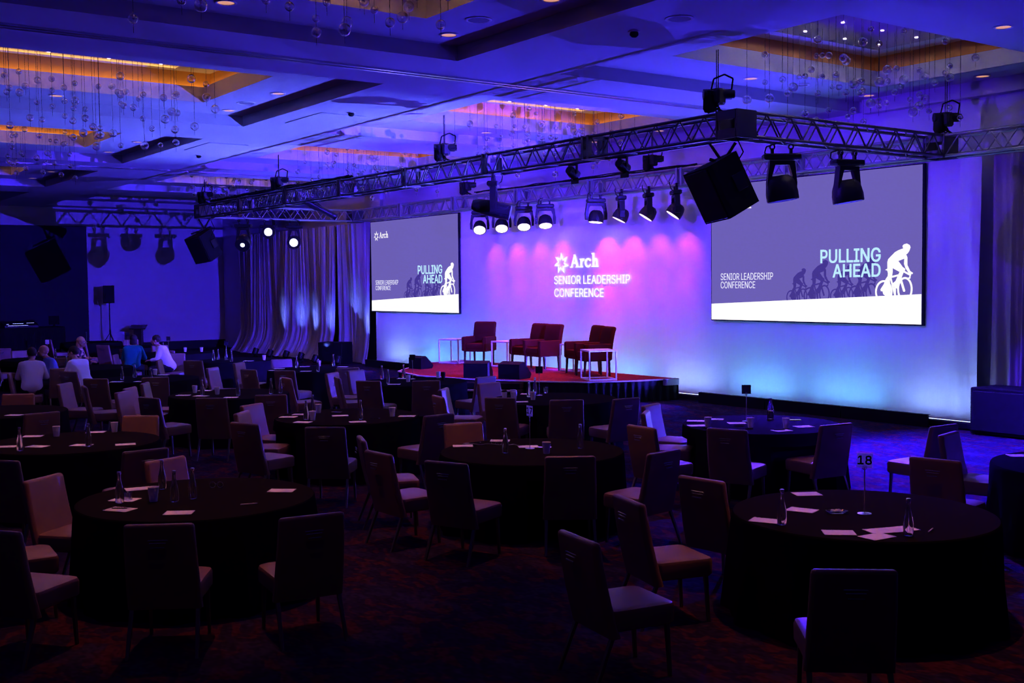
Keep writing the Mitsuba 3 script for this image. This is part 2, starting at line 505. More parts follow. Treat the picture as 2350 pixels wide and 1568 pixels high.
BODY = [(4.52, 1.309), (4.431, 1.283), (4.356, 1.249), (4.27, 1.177), (4.218, 1.129), (4.201, 1.08), (4.202, 0.965), (4.157, 0.945), (4.202, 0.928), (4.215, 0.882), (4.209, 0.833), (4.168, 0.783), (4.13, 0.693), (4.062, 0.602), (4.072, 0.568), (4.106, 0.568), (4.121, 0.518), (4.189, 0.47), (4.266, 0.47), (4.265, 0.593), (4.254, 0.758), (4.283, 0.807), (4.301, 0.848), (4.311, 0.913), (4.31, 0.971), (4.377, 0.937), (4.448, 0.903), (4.406, 0.822), (4.369, 0.748), (4.312, 0.708), (4.303, 0.667), (4.36, 0.634), (4.408, 0.609), (4.427, 0.625), (4.407, 0.65), (4.463, 0.731), (4.5, 0.829), (4.528, 0.894), (4.56, 0.934), (4.556, 0.958), (4.509, 0.988), (4.48, 1.025), (4.423, 1.092), (4.54, 1.129), (4.536, 1.04), (4.565, 0.966), (4.621, 0.892), (4.659, 0.859), (4.705, 0.863), (4.714, 0.883), (4.658, 0.916), (4.602, 1.022), (4.601, 1.152), (4.577, 1.202), (4.605, 1.217), (4.637, 1.257), (4.662, 1.32), (4.645, 1.361), (4.589, 1.389), (4.534, 1.378), (4.503, 1.35), (4.511, 1.321)]


def rider():
    def whl(cx, cz, rx, rz, t=.036):
        o = affinity.scale(sg.Point(cx, cz).buffer(1, 24), rx, rz)
        return o.difference(affinity.scale(sg.Point(cx, cz).buffer(1, 24), rx - t, rz - t))
    ln = lambda *p, w=.017: sg.LineString(p).buffer(w)
    return unary_union([P(BODY).buffer(0), whl(4.13, .56, .178, .205), whl(4.555, .605, .152, .21), ln((4.27, .815), (4.42, .845)), ln((4.53, .91), (4.66, .85)), ln((4.47, .78), (4.54, .58), w=.022),
                        ln((4.66, .85), (4.65, .795), (4.55, .79), w=.012), ln((4.36, .63), (4.36, .45)), ln((4.27, .8), (4.36, .5))])


RIDER = rider()
hz = lambda x: 0.323 + (0.52 - 0.323) * x / 4.874
above = P([(0, hz(0)), (SW, hz(SW)), (SW, SH_), (0, SH_)])
SLIDE = {}
SLIDE['ground'] = flat(P([(0, 0), (SW, 0), (SW, hz(SW)), (0, hz(0))]))
dark = []
for sc, fx, fz in ((.66, 2.23, .40), (.80, 2.70, .415), (.68, 3.26, .418), (.80, 3.72, .44)):
    dark.append(affinity.translate(affinity.scale(affinity.translate(RIDER, -4.37, -.47), sc, sc, origin=(0, 0)), fx, fz))
SLIDE['dark_riders'] = flat(unary_union(dark).intersection(above), .002)
SLIDE['rider'] = flat(RIDER, .006)
SLIDE['title'] = cat(text_at('PULLING', 2.757, 4.063, 1.097, .235, True, .006), text_at('AHEAD', 3.034, 4.063, .83, .228, True, .006))
SLIDE['subtitle'] = cat(text_at('SENIOR LEADERSHIP', .256, 1.626, .803, .135), text_at('CONFERENCE', .256, 1.173, .636, .135))
SLIDE['emblem'] = flat(unary_union([fit(star(), .2, .51, 2.135, 2.435), fit(serif_arch(), .53, 1.075, 2.205, 2.405)]))


def screen(x0, label):
    k = thing('projection_screen', label, 'screen')
    tw = T().translate([x0, BY - .075, SZ])
    part(k, 'frame', shape(rbox(-.02, SW + .045, .004, .05, -.02, SH_ + .02, .004), 'screen_edge', False), tw)
    pic = box(0, SW, 0, .004, 0, SH_)
    part(k, 'picture', {**shape(pic, 'screen_edge', False), 'emitter': area(.145, .112, .42, w=1.5)}, tw, 'muted violet slide ground')
    tw = T().translate([x0, BY - .077, SZ])
    part(k, 'white_band', {**shape(SLIDE['ground'], 'screen_edge', False), 'emitter': area(1.02, 1.0, 1.0, w=1.0)}, tw, 'white sloping band along the bottom of the slide')
    part(k, 'dark_riders', {**shape(SLIDE['dark_riders'], 'screen_edge', False), 'emitter': area(.055, .035, .24, w=.02)}, tw, 'four dark cyclist silhouettes')
    part(k, 'white_rider', {**shape(SLIDE['rider'], 'screen_edge', False), 'emitter': area(1.02, 1.0, 1.0, w=.05)}, tw, 'white cyclist silhouette')
    part(k, 'title', {**shape(SLIDE['title'], 'screen_edge', False), 'emitter': area(.52, .85, 1.0, w=.05)}, tw, 'pale cyan words PULLING AHEAD')
    part(k, 'subtitle', {**shape(SLIDE['subtitle'], 'screen_edge', False), 'emitter': area(.85, .85, 1.0, w=.05)}, tw, 'white words SENIOR LEADERSHIP CONFERENCE')
    part(k, 'emblem', {**shape(SLIDE['emblem'], 'screen_edge', False), 'emitter': area(1, .97, .95, w=.05)}, tw, 'white star emblem and the word Arch')


screen(-30.57, 'smaller-looking far screen at the left end of the backdrop, white cyclist on violet')
screen(-16.24, 'large near screen at the right end of the backdrop, white cyclist on violet')
k = thing('projected_title', 'glowing plates for the projected white emblem and title, middle of the magenta backdrop', 'projected sign')  # thin plates that glow in place of light projected on the cloth
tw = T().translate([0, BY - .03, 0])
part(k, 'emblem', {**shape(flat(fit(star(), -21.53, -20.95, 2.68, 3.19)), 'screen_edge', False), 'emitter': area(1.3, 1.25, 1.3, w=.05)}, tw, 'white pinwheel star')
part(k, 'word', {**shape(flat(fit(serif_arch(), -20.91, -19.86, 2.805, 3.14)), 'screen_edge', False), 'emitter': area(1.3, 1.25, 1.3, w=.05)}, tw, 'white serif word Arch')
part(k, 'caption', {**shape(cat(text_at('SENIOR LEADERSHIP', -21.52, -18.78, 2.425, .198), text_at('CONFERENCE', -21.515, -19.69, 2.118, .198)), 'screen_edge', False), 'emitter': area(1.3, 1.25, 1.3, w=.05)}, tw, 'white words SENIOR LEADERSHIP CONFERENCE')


# ------------------------------------------------------------------ drapes
def drape(x0, x1, y, z1, mat, name, label, group=None, pleat=.27, depth=.05, flare=.25, seed=0, z0=.015):
    n = max(30, int((x1 - x0) * 60))
    x = np.linspace(x0, x1, n)
    z = np.concatenate([[z1, z1 - .04, z1 - .12], np.linspace(z1 - .4, .6, 12), [.4, .25, .12, .05, z0]])
    ph = (x + .16 * np.sin(x * 2.1 + 1) + .07 * np.sin(x * 5.3)) * 2 * math.pi / pleat
    P_ = np.zeros((len(z), n, 3))
    for j, zz in enumerate(z):
        low = max(0, 1 - zz / 1.0) ** 2
        amp = depth * (.55 + .45 * (1 - zz / z1)) * (1 + .5 * low)
        o = amp * (.6 * np.sin(ph + .35 * math.sin(zz * 1.1 + seed)) + .55 * np.sin(ph * .37 + seed + zz * .5) + .3 * np.sin(ph * 2.3 + zz)) * (.6 + .8 * meshkit.noise(np.stack([(x + 60) * 2.2, 0 * x + seed, 0 * x + zz * .25], -1)))
        big = .12 * (1 - zz / z1) * np.sin(x * 2.1)
        P_[j] = np.stack([x + .03 * low * np.sin(x * 7), y + o + big - flare * low, np.full(n, zz)], -1)
    d = shape(gridmesh(P_), mat, True)
    return solo(name, d, label, 'curtain', group)


lab = ['leftmost pleated grey drape, meeting the blue side wall', 'second grey pleated drape from the side wall, lit from the floor in blue', 'third grey pleated drape from the side wall with a bright foot light', 'fourth grey pleated drape from the side wall, beside the dark gap', 'narrow bright violet drape between the dark gap and the left screen']
for i, (a, b) in enumerate(((-41.4, -38.94), (-38.93, -36.88), (-36.87, -34.98), (-34.97, -33.2), (-32.95, -30.75))):
    drape(a, b, 16.95, 4.42, 'drape_grey', 'stage_drape', lab[i], 'grey drapes left of the backdrop', seed=2, flare=.45 if i < 4 else .12)
solo('black_drape', shape(gridmesh(np.array([[(x, 17.25, z) for z in (.02, 4.4)] for x in np.linspace(-41.4, -30.6, 20)])), 'drape_dark', True), 'flat black masking cloth hung behind the grey drapes, seen in their gap', 'curtain')
drape(-10.2, -9.5, 17.08, 4.55, 'drape_right', 'stage_drape', 'first brownish drape right of the backdrop, beside the black speaker box', 'brownish drapes right of the backdrop', seed=11, flare=.0, pleat=.3, depth=.08)
drape(-9.47, -8.0, 17.05, 4.55, 'drape_right', 'stage_drape', 'dark brownish drape cut by the right edge of the picture', 'brownish drapes right of the backdrop', seed=12, flare=.0, pleat=.3, depth=.08)

# ------------------------------------------------------------------ stage
ZS = 0.45
STG = [(-24.8, 16.38), (-24.5, 14.9), (-22.6, 13.1), (-21.2, 12.8), (-19.7, 13.1), (-18.3, 13.75), (-17.35, 14.45), (-16.95, 15.3), (-16.7, 16.38)]
stp = P(STG)
k = stage = thing('stage', 'low platform stage with deep red carpet and black pleated skirt in front of the backdrop', 'stage')
m = prism(stp.buffer(-.03), .03)
m.apply_translation((0, 0, ZS - .03))
part(k, 'carpet_deck', shape(m, 'stage_carpet', False))
m = prism(stp.difference(stp.buffer(-.045)), .025)
m.apply_translation((0, 0, ZS - .022))
part(k, 'deck_edge', shape(m, 'trim_white', False), label='pale edge strip')
line = stp.exterior
N = 900
pts = np.array([line.interpolate(t, normalized=True).coords[0] for t in np.linspace(0, 1, N)])
tn = np.roll(pts, -1, 0) - np.roll(pts, 1, 0)
nr = np.column_stack([tn[:, 1], -tn[:, 0]]) / (np.linalg.norm(tn, axis=1)[:, None] + 1e-9)
cen = np.array(stp.centroid.coords[0])
if ((nr * (pts - cen)).sum(1)).mean() < 0:
    nr = -nr
tt = np.linspace(0, line.length, N)
rows = []
for zz, am in ((ZS - .03, .004), (ZS - .12, .012), (.2, .022), (.005, .03)):
    o = am * np.sin(tt * 2 * math.pi / .16 + .8 * np.sin(tt * 3)) - .02
    rows.append(np.column_stack([pts + nr * o[:, None], np.full(N, zz)]))
part(k, 'skirt', shape(gridmesh(np.array(rows)), 'skirt_black', True), label='black pleated skirt')
part(k, 'edge_bracket', shape(rbox(-16.8, -16.68, 16.0, 16.36, ZS - .13, ZS + .006, .01), 'lamp_lens_off', False), label='small blue-grey corner bracket')
k = thing('step_unit', 'two-tread step with a glowing pink edge in front of the stage', 'steps')
stx, sty, ang = -18.75, 13.05, 38
tw = place(stx, sty, 0, ang)
part(k, 'riser_box', shape(rbox(-.62, .62, -.3, .3, 0, .30, .01), 'skirt_black', False), tw)
part(k, 'upper_box', shape(rbox(-.62, .62, .0, .3, .30, .42, .01), 'skirt_black', False), tw)
part(k, 'edge_trim', shape(cat(rbox(-.64, .64, -.33, -.30, .28, .315, .004), rbox(-.64, -.61, -.33, -.3, 0, .3, .004), rbox(.61, .64, -.33, -.3, 0, .3, .004)), 'trim_white', False), tw, label='pale edge trim')


def armchair(x, y, rz, label):
    k = thing('armchair', label, 'armchair', 'upholstered armchairs on the stage')
    tw = place(x, y, ZS, rz)     # faces +y locally
    for nm, d in ARM.items():
        for q in d:
            part(k, nm, q, tw)


def cushion(x0, x1, y0, y1, z0, z1, r=.03):
    cx, cy = (x0 + x1) / 2, (y0 + y1) / 2
    w, d = x1 - x0, y1 - y0
    return loft([ring3(w - 2 * r, d - 2 * r, r, z0, cy, cx), ring3(w - .6 * r, d - .6 * r, r, z0 + .3 * r, cy, cx), ring3(w, d, r, z0 + r, cy, cx), ring3(w, d, r, z1 - r, cy, cx), ring3(w - .6 * r, d - .6 * r, r, z1 - .3 * r, cy, cx), ring3(w - 2 * r, d - 2 * r, r, z1, cy, cx)])


bk = [ring3(.60 - .02 * abs(t - .5), .11, .04, .36 + .66 * t, -.27 - .10 * t * t) for t in np.linspace(0, 1, 7)]
bk += [ring3(.56, .07, .03, 1.045, -.375), ring3(.50, .03, .012, 1.055, -.376)]
ARM = {'backrest': [shape(loft(bk), 'red_fabric', 40)],
       'seat_cushion': [shape(cushion(-.23, .23, -.24, .32, .40, .53, .035), 'red_fabric', 40)],
       'seat_frame': [shape(cushion(-.30, .30, -.28, .30, .33, .42, .02), 'red_fabric', 40)],
       'armrest': [shape(cushion(s_ * .285 - .055, s_ * .285 + .055, -.30, .33, .34, .70, .03), 'red_fabric', 40) for s_ in (-1, 1)],
       'leg': [shape(loft([ring3(.035, .035, .006, 0, y * 1.08, x), ring3(.05, .05, .008, .35, y, x)]), 'dark_wood', 40) for x in (-.26, .26) for y in (-.25, .28)]}
for x, y, rz, lb in ((-23.1, 15.75, -150, 'leftmost dark red armchair on the stage, turned to the room, between two white tables'), (-21.05, 15.75, -180, 'dark red armchair second from the left on the stage, its back partly behind the third'),
                     (-20.38, 15.65, -180, 'middle dark red armchair on the stage, pushed close beside the second one'), (-19.1, 15.8, -197, 'dark red armchair fourth from the left on the stage, mostly hidden by the fifth'),
                     (-18.4, 15.5, -200, 'rightmost dark red armchair on the stage, behind the right white side table')):
    armchair(x, y, rz, lb)


def side_table(x, y, rz, label, sc=1.0):
    k = thing('side_table', label, 'table', 'white cube side tables on the stage')
    tw = place(x, y, ZS, rz).scale([sc, sc, 1.0])
    part(k, 'table_top', shape(rbox(-.3, .3, -.3, .3, .585, .62, .004), 'white_lacquer', False), tw)
    for a in (-.285, .285):
        for b in (-.285, .285):
            part(k, 'leg', shape(rbox(a - .015, a + .015, b - .015, b + .015, .03, .585, .003), 'white_lacquer', False), tw)
    for a in (-.285, .285):
        part(k, 'floor_rail', shape(rbox(a - .015, a + .015, -.3, .3, 0, .03, .003), 'white_lacquer', False), tw)
        part(k, 'floor_rail', shape(rbox(-.27, .27, a - .015, a + .015, 0, .03, .003), 'white_lacquer', False), tw)


for x, y, rz, lb in ((-24.0, 15.6, 25, 'leftmost white cube side table on the stage, left of the first armchair'), (-22.0, 15.85, 5, 'white cube side table between the first and second armchairs'),
                     (-19.77, 16.1, 0, 'white cube side table between the third and fourth armchairs'), (-17.65, 15.0, -22, 'rightmost white cube side table on the stage, in front of the fifth armchair')):
    side_table(x, y, rz, lb, .82 if -20 < x < -19.5 else 1.0)


def wedge(x, y, rz, label, sc=.86, z=ZS):
    k = thing('stage_monitor', label, 'loudspeaker', 'wedge monitors on the stage')
    pr_ = P([(-.26, 0), (.22, 0), (.28, .1), (-.05, .42), (-.26, .36)])
    m = prism(pr_, .62)
    m.vertices = np.column_stack([m.vertices[:, 2] - .31, m.vertices[:, 0], m.vertices[:, 1]])
    if m.volume < 0:
        m.invert()
    tw = place(x, y, z, rz).scale(sc)
    part(k, 'cabinet', shape(m, 'black_matte', False), tw)
    gr = P([(.24, .14), (-.02, .385), (-.01, .395), (.25, .15)])
    m = prism(gr, .56)
    m.vertices = np.column_stack([m.vertices[:, 2] - .28, m.vertices[:, 0] + .006, m.vertices[:, 1] + .006])
    if m.volume < 0:
        m.invert()
    part(k, 'grille', shape(m, 'grille', False), tw, label='dark front grille')


wedge(-19.85, 13.5, 40, 'left one of two black wedge monitors side by side at the stage front')
wedge(-19.08, 13.9, 20, 'right one of two black wedge monitors side by side at the stage front')
wedge(-22.95, 13.95, 10, 'black wedge monitor alone at the far left corner of the stage', .72)
# ------------------------------------------------------------------ trusses
TZ0, TZ1 = 4.44, 4.77
HB = (TZ1 - TZ0) / 2
UNIT = {}


def unit_tube(r, n=6):
    if (r, n) not in UNIT:
        m = trimesh.creation.cylinder(radius=1, height=1, sections=n)
        m.apply_translation((0, 0, .5))
        UNIT[(r, n)] = m
    return UNIT[(r, n)]


def seg_tw(a, b, r):
    a, b = np.array(a, float), np.array(b, float)
    L = np.linalg.norm(b - a)
    M = orient(b - a) @ np.diag([r, r, L, 1])
    M[:3, 3] = a
    return npT(M)


def truss(p0, p1, label, mat, pitch=.5, joint=3.0):
    k = thing('lighting_truss', label, 'truss', 'box trusses around the stage')
    p0, p1 = np.array(p0, float), np.array(p1, float)
    L = np.linalg.norm(p1 - p0)
    u = (p1 - p0) / L
    v = np.array([-u[1], u[0], 0])
    at = lambda t, a, b: np.array([*(p0 + u * t), 0])[:3] * [1, 1, 0] + v * a * HB + np.array([0, 0, TZ0 + HB + b * HB])
    p0, u = np.array([*p0, 0]), np.array([*u, 0])
    at = lambda t, a, b: p0 + u * t + v * a * HB + np.array([0, 0, TZ0 + HB + b * HB])
    v = np.array([-u[1], u[0], 0])
    cyl = shape(unit_tube(1, 8), mat, True)
    br = shape(unit_tube(1, 6), mat, True)
    for a in (-1, 1):
        for b in (-1, 1):
            part(k, 'chord', cyl, seg_tw(at(0, a, b), at(L, a, b), .025))
    n = int(round(L / pitch))
    h = L / n
    for i in range(n):
        for a in (-1, 1):
            part(k, 'brace', br, seg_tw(at(i * h, a, -1), at((i + .5) * h, a, 1), .012))
            part(k, 'brace', br, seg_tw(at((i + .5) * h, a, 1), at((i + 1) * h, a, -1), .012))
        for b in (-1, 1):
            part(k, 'cross_bar', br, seg_tw(at(i * h, -1, b), at((i + 1) * h if i % 2 else i * h + .01, 1, b), .011))
    jf = prism(sg.box(-.21, -.19, .21, .19).difference(sg.box(-.13, -.12, .13, .12)), .05)
    jd = shape(jf, mat, False)
    nj = max(1, int(round(L / joint)))
    for i in range(1, nj):
        for o in (-.09, .04):
            t = L * i / nj + o
            M = np.eye(4)
            M[:3, :3] = np.column_stack([v, [0, 0, 1], u])
            M[:3, 3] = at(t, 0, 0)
            part(k, 'joint_frame', jd, npT(M))
    return k


truss((-31.0, 11.8), (-11.1, 11.8), 'long dark box truss spanning the front of the stage above the room', 'dark_truss')
truss((-31.0, 16.66), (-11.1, 16.66), 'long aluminium box truss above the backdrop, carrying eight glowing wash lamps', 'aluminium')
truss((-10.9, 12.0), (-10.9, 16.46), 'short dark truss at the right side of the stage with two black moving heads', 'dark_truss')
truss((-31.2, 12.0), (-31.2, 16.46), 'short truss at the far left side of the stage above the two dazzling lamps', 'aluminium')
truss((-10.7, 16.66), (-5.2, 16.66), 'truss continuing to the right edge of the picture above the brown drapes', 'aluminium')
for (x, y), lb in (((-10.9, 11.8), 'plated corner block where the front truss meets the right side truss'), ((-31.2, 11.8), 'dark corner block at the far left end of the front truss'),
                   ((-31.2, 16.66), 'corner block above the left end of the backdrop'), ((-10.9, 16.66), 'corner block above the right end of the backdrop')):
    k = thing('truss_corner', lb, 'truss corner', 'truss corner blocks')
    for a in (-1, 1):
        part(k, 'plate', shape(rbox(x + a * .19 - .012, x + a * .19 + .012, y - .2, y + .2, TZ0 - .03, TZ1 + .03, .004), 'dark_truss', False))
        part(k, 'plate', shape(rbox(x - .17, x + .17, y + a * .19 - .012, y + a * .19 + .012, TZ0 - .03, TZ0 + .1, .004), 'dark_truss', False))
        part(k, 'plate', shape(rbox(x - .17, x + .17, y + a * .19 - .012, y + a * .19 + .012, TZ1 - .1, TZ1 + .03, .004), 'dark_truss', False))
    part(k, 'post', shape(cat(*[tube((x + a * .16, y + b * .16, TZ0), (x + a * .16, y + b * .16, TZ1), .025) for a in (-1, 1) for b in (-1, 1)]), 'dark_truss', 30), kind='stuff')


def bundle(name, label, y, x0, x1, seed, r=.035, amp=.04):
    xs = np.linspace(x0, x1, 70)
    ms = []
    for j in range(2):
        z = TZ1 + .045 + r + amp * meshkit.noise(np.column_stack([xs * 1.7, 0 * xs + seed, 0 * xs + j]))
        yy = y + .1 * (meshkit.noise(np.column_stack([xs * 1.1, 0 * xs + seed + 5, 0 * xs + j])) - .5) + (.05 if j else -.05)
        ms.append(rod_path(np.column_stack([xs, yy, z]), r * (1 if j else .7), 6))
    k = thing(name, label, 'cable')
    part(k, 'cable', shape(ms[0], 'black_matte', True))
    part(k, 'cable', shape(ms[1], 'black_matte', True))


bundle('cable_bundle', 'thick black cable bundle lying along the left half of the front truss', 11.8, -30.6, -22.3, 3)
bundle('cable_bundle', 'thin black cable bundle lying on the truss above the backdrop', 16.66, -24.5, -16.5, 8, .018)


def hoist(x, y, ztop, label):
    k = thing('chain_hoist', label, 'hoist', 'chain hoists holding the trusses')
    a = math.radians(35 if y < 14 else 25)
    ux, uy = .59, .81
    mm = tube((x - ux * .2, y - uy * .2, 5.08), (x + ux * .2, y + uy * .2, 5.08), .075, 16)
    part(k, 'motor', shape(cat(mm, tube((x + ux * .2, y + uy * .2, 5.08), (x + ux * .24, y + uy * .24, 5.08), .06, 16)), 'black_metal', 40))
    part(k, 'gearbox', shape(moved(rbox(-.1, .1, -.09, .09, 4.93, 5.16, .03), (x, y, 0)), 'black_metal', False))
    bag = loft([moved_ring(ring3(.12, .12, .04, 4.83), x - ux * .11, y - uy * .11), moved_ring(ring3(.17, .16, .05, 4.88), x - ux * .11, y - uy * .11), moved_ring(ring3(.15, .15, .04, 5.12), x - ux * .11, y - uy * .11)])
    part(k, 'chain_bag', shape(bag, 'black_matte', 40))
    for o in (-.016, .016):
        part(k, 'chain', shape(tube((x + o, y, 5.1), (x + o, y, ztop - .015), .007, 5), 'black_metal', False))
    part(k, 'hook', shape(cat(tube((x, y, 4.98), (x, y, 4.9), .02), rod_path([(x + .04 * math.cos(t), y, 4.87 + .04 * math.sin(t)) for t in np.linspace(-4, 1.5, 9)], .012)), 'black_metal', True))
    for sx in (-1, 1):
        part(k, 'sling', shape(tube((x, y, 4.88), (x + sx * .02 * 1, y + sx * .165, TZ1 + .046), .018), 'black_matte', True))
    pts = [(x + ux * .2, y + uy * .2, 5.15), (x + ux * .22, y + uy * .22, 5.3), (x + ux * .1, y + uy * .1, 5.36), (x - ux * .05, y - uy * .05, 5.3), (x - ux * .1, y - uy * .1, 5.1)]
    part(k, 'power_cable', shape(rod_path(pts, .012), 'black_matte', True))


def moved_ring(r, x, y):
    r = r.copy()
    r[:, 0] += x
    r[:, 1] += y
    return r


for x, y, zt, lb in ((-31.05, 11.8, Z0, 'black chain hoist at the far left end of the front truss'), (-26.04, 11.8, Z1, 'black chain hoist on the front truss above the dazzling lamps'),
                     (-18.42, 11.8, Z1, 'black chain hoist standing over the middle of the front truss'), (-11.25, 11.8, Z1, 'large black chain hoist over the right corner of the front truss'),
                     (-24.92, 16.66, Z1, 'small black chain hoist on the back truss above the left wash lamps'), (-17.78, 16.66, Z1, 'black chain hoist on the back truss above the right wash lamps'),
                     (-10.8, 16.66, Z1, 'black chain hoist at the right end of the back truss')):
    hoist(x, y, zt, lb)


# ------------------------------------------------------------------ stage lights
def moving_head(x, y, aim, label, R=.172, Lh=.25, wb=.42, zb=None, drop=.42, emit=None, lens_r=.9, cat_='stage light', group=None, axis=None, w=.6, name='moving_light'):
    k = thing(name, label, cat_, group)
    d = np.array(aim, float)
    d /= np.linalg.norm(d)
    a = np.array(axis, float) if axis is not None else np.cross(d, [0, 0, 1])
    a /= np.linalg.norm(a)
    zb = TZ0 - .10 if zb is None else zb
    Mb = np.eye(4)
    b = np.array([-a[1], a[0], 0])
    Mb[:3, :3] = np.column_stack([a, b, [0, 0, 1]])
    Mb[:3, 3] = (x, y, zb)
    tb = npT(Mb)
    part(k, 'base', shape(rbox(-wb / 2, wb / 2, -.1, .1, -.09, 0, .02), 'black_metal', False), tb)
    for s_ in (-1, 1):
        part(k, 'clamp', shape(cat(rbox(s_ * wb * .25 - .02, s_ * wb * .25 + .02, -.03, .03, 0, .08, .006), moved(trimesh.creation.annulus(.026, .042, .04), (s_ * wb * .25, 0, .1), trimesh.transformations.rotation_matrix(math.pi / 2, [1, 0, 0]))), 'black_metal', 30), tb)
    hw = R + .045 if R < .2 else R - .05
    arm = unary_union([sg.box(-hw, -.16, hw, -.1)] + [P([(s_ * hw, -.12), (s_ * (hw - .09), -.12), (s_ * (hw - .035), -drop * .6), (s_ * (hw - .03), -drop - .06), (s_ * (hw + .03), -drop - .05), (s_ * (hw + .035), -drop * .8)]) for s_ in (-1, 1)])
    arm = arm.difference(sg.Point(0, -drop).buffer(R * 1.02)) if R < .2 else arm
    m = prism(arm, .11)
    m.vertices = np.column_stack([m.vertices[:, 0], m.vertices[:, 2] - .055, m.vertices[:, 1]])
    if m.volume < 0:
        m.invert()
    part(k, 'yoke', shape(m, 'black_metal', False), tb)
    M = orient(d)
    M[:3, 3] = (x, y, zb - drop)
    th = npT(M)
    prof = [(0, -Lh * .62), (R * .55, -Lh * .6), (R * .8, -Lh * .45), (R * .93, -Lh * .2), (R, .1 * Lh), (R, Lh * .42), (R * .97, Lh * .46), (R * .9, Lh * .46), (R * .9, Lh * .43), (0, Lh * .43)]
    part(k, 'head', shape(lathe(prof, 28), 'black_metal', 35), th)
    rl = R * lens_r * .98
    dome = lathe([(rl, Lh * .435), (rl * .98, Lh * .455), (rl * .7, Lh * .475), (0, Lh * .485)], 28)
    if dome.face_normals[:, 2].mean() < 0:
        dome.invert()
    if emit:
        part(k, 'lens', {**shape(dome, 'lamp_lens_off', True), 'emitter': area(*emit, w=w)}, th, label='glowing lens')
    else:
        part(k, 'lens', shape(dome, 'lamp_lens_off', True), th, label='unlit glass lens')
    part(k, 'cable', shape(rod_path([(-wb * .3, .08, -.02), (-wb * .4, .13, .03), (-wb * .35, .15, .12), (-wb * .1, .13, .16)], .009), 'black_matte', True), tb)
    return k


WG = 'eight wash lamps hung along the back truss'
tilts = [(.56, -.42, -.72), (.52, -.38, -.80), (.47, -.32, -.84), (.36, -.22, -.92), (.02, -.14, -1), (-.25, -.36, -.87), (-.3, -.43, -.82), (-.32, -.46, -.80)]
for i, (x, kk) in enumerate(WASH):
    moving_head(x, 16.49, tilts[i], f'glowing wash lamp under the truss above the backdrop, {nth(i, 8, "")} of eight', emit=(7.0, 4.6, 4.8) if i < 5 else (5.5, 3.8, 3.6), group=WG,
                axis=(.59, .81, 0) if i < 4 else ((.45, .89, 0) if i == 4 else None))
moving_head(-16.55, 11.635, (.62, .75, -.22), 'large black moving head under the middle of the front truss, lens turned to the right', R=.15, Lh=.66, wb=.56, drop=.48, zb=TZ0 - .175, axis=(.75, -.62, 0))
moving_head(-10.9, 12.75, (.1, .1, -1), 'left one of two big black moving heads under the right side truss, pointing down', R=.23, Lh=.34, wb=.54, drop=.52, zb=TZ0 - .175, axis=(.59, .81, 0))
moving_head(-10.9, 14.25, (.1, .1, -1), 'right one of two big black moving heads under the right side truss, pointing down', R=.235, Lh=.32, wb=.54, drop=.5, zb=TZ0 - .175, axis=(.2, .98, 0))
moving_head(-31.1, 12.95, (.7, -.5, -.5), 'dim moving head with one small bright lens, left of the two dazzling lamps', R=.22, Lh=.4, wb=.5, drop=.52, zb=TZ0 - .175, emit=(4, 5, 10), lens_r=.3)
moving_head(-31.0, 13.7, (.85, -.5, -.12), 'upper left one of two dazzling blue-white lamps under the left side truss', R=.2, Lh=.4, wb=.5, drop=.2, zb=TZ0 - .175, emit=(6, 6.5, 13), lens_r=.6)
moving_head(-31.0, 14.5, (.85, -.5, -.12), 'lower right one of two dazzling blue-white lamps under the left side truss', R=.2, Lh=.4, wb=.5, drop=.5, zb=TZ0 - .175, emit=(6, 6.5, 13), lens_r=.62)
k = thing('profile_spotlight', 'long black unlit spotlight slanting below the front truss beside the dazzling lamps', 'stage light')
M = orient((.1, .9, -.45)); M[:3, 3] = (-24.6, 12.2, 4.3)
part(k, 'barrel', shape(lathe([(0, -.4), (.09, -.4), (.1, -.1), (.075, 0), (.075, .42), (.085, .44), (.07, .46), (0, .44)], 16), 'black_metal', 35), npT(M))
part(k, 'bracket', shape(cat(tube((-24.72, 12.2, 4.3), (-24.72, 11.965, 4.42), .015), tube((-24.48, 12.2, 4.3), (-24.48, 11.965, 4.42), .015)), 'black_metal', 30), kind='stuff')
for u_, lb in ((-14.7, 'left one of two small black lamps clipped under the right half of the front truss'), (-13.45, 'right one of two small black lamps clipped under the right half of the front truss')):
    k = thing('clip_lamp', lb, 'stage light', 'small lamps under the front truss')
    M = orient((-.2, .9, -.4)); M[:3, 3] = (u_, 11.965, 4.28)
    part(k, 'housing', shape(lathe([(0, -.12), (.07, -.12), (.09, -.02), (.09, .1), (.08, .11), (0, .09)], 16), 'black_metal', 35), npT(M))
    part(k, 'yoke', shape(cat(rbox(u_ - .11, u_ - .09, 11.945, 11.985, 4.26, 4.41, .003), rbox(u_ + .09, u_ + .11, 11.945, 11.985, 4.26, 4.41, .003), rbox(u_ - .11, u_ + .11, 11.945, 11.985, 4.395, 4.42, .003)), 'black_metal', False))
    part(k, 'barn_door', shape(rbox(u_ - .1, u_ + .1, 12.0, 12.006, 4.1, 4.2, .002), 'black_metal', False))


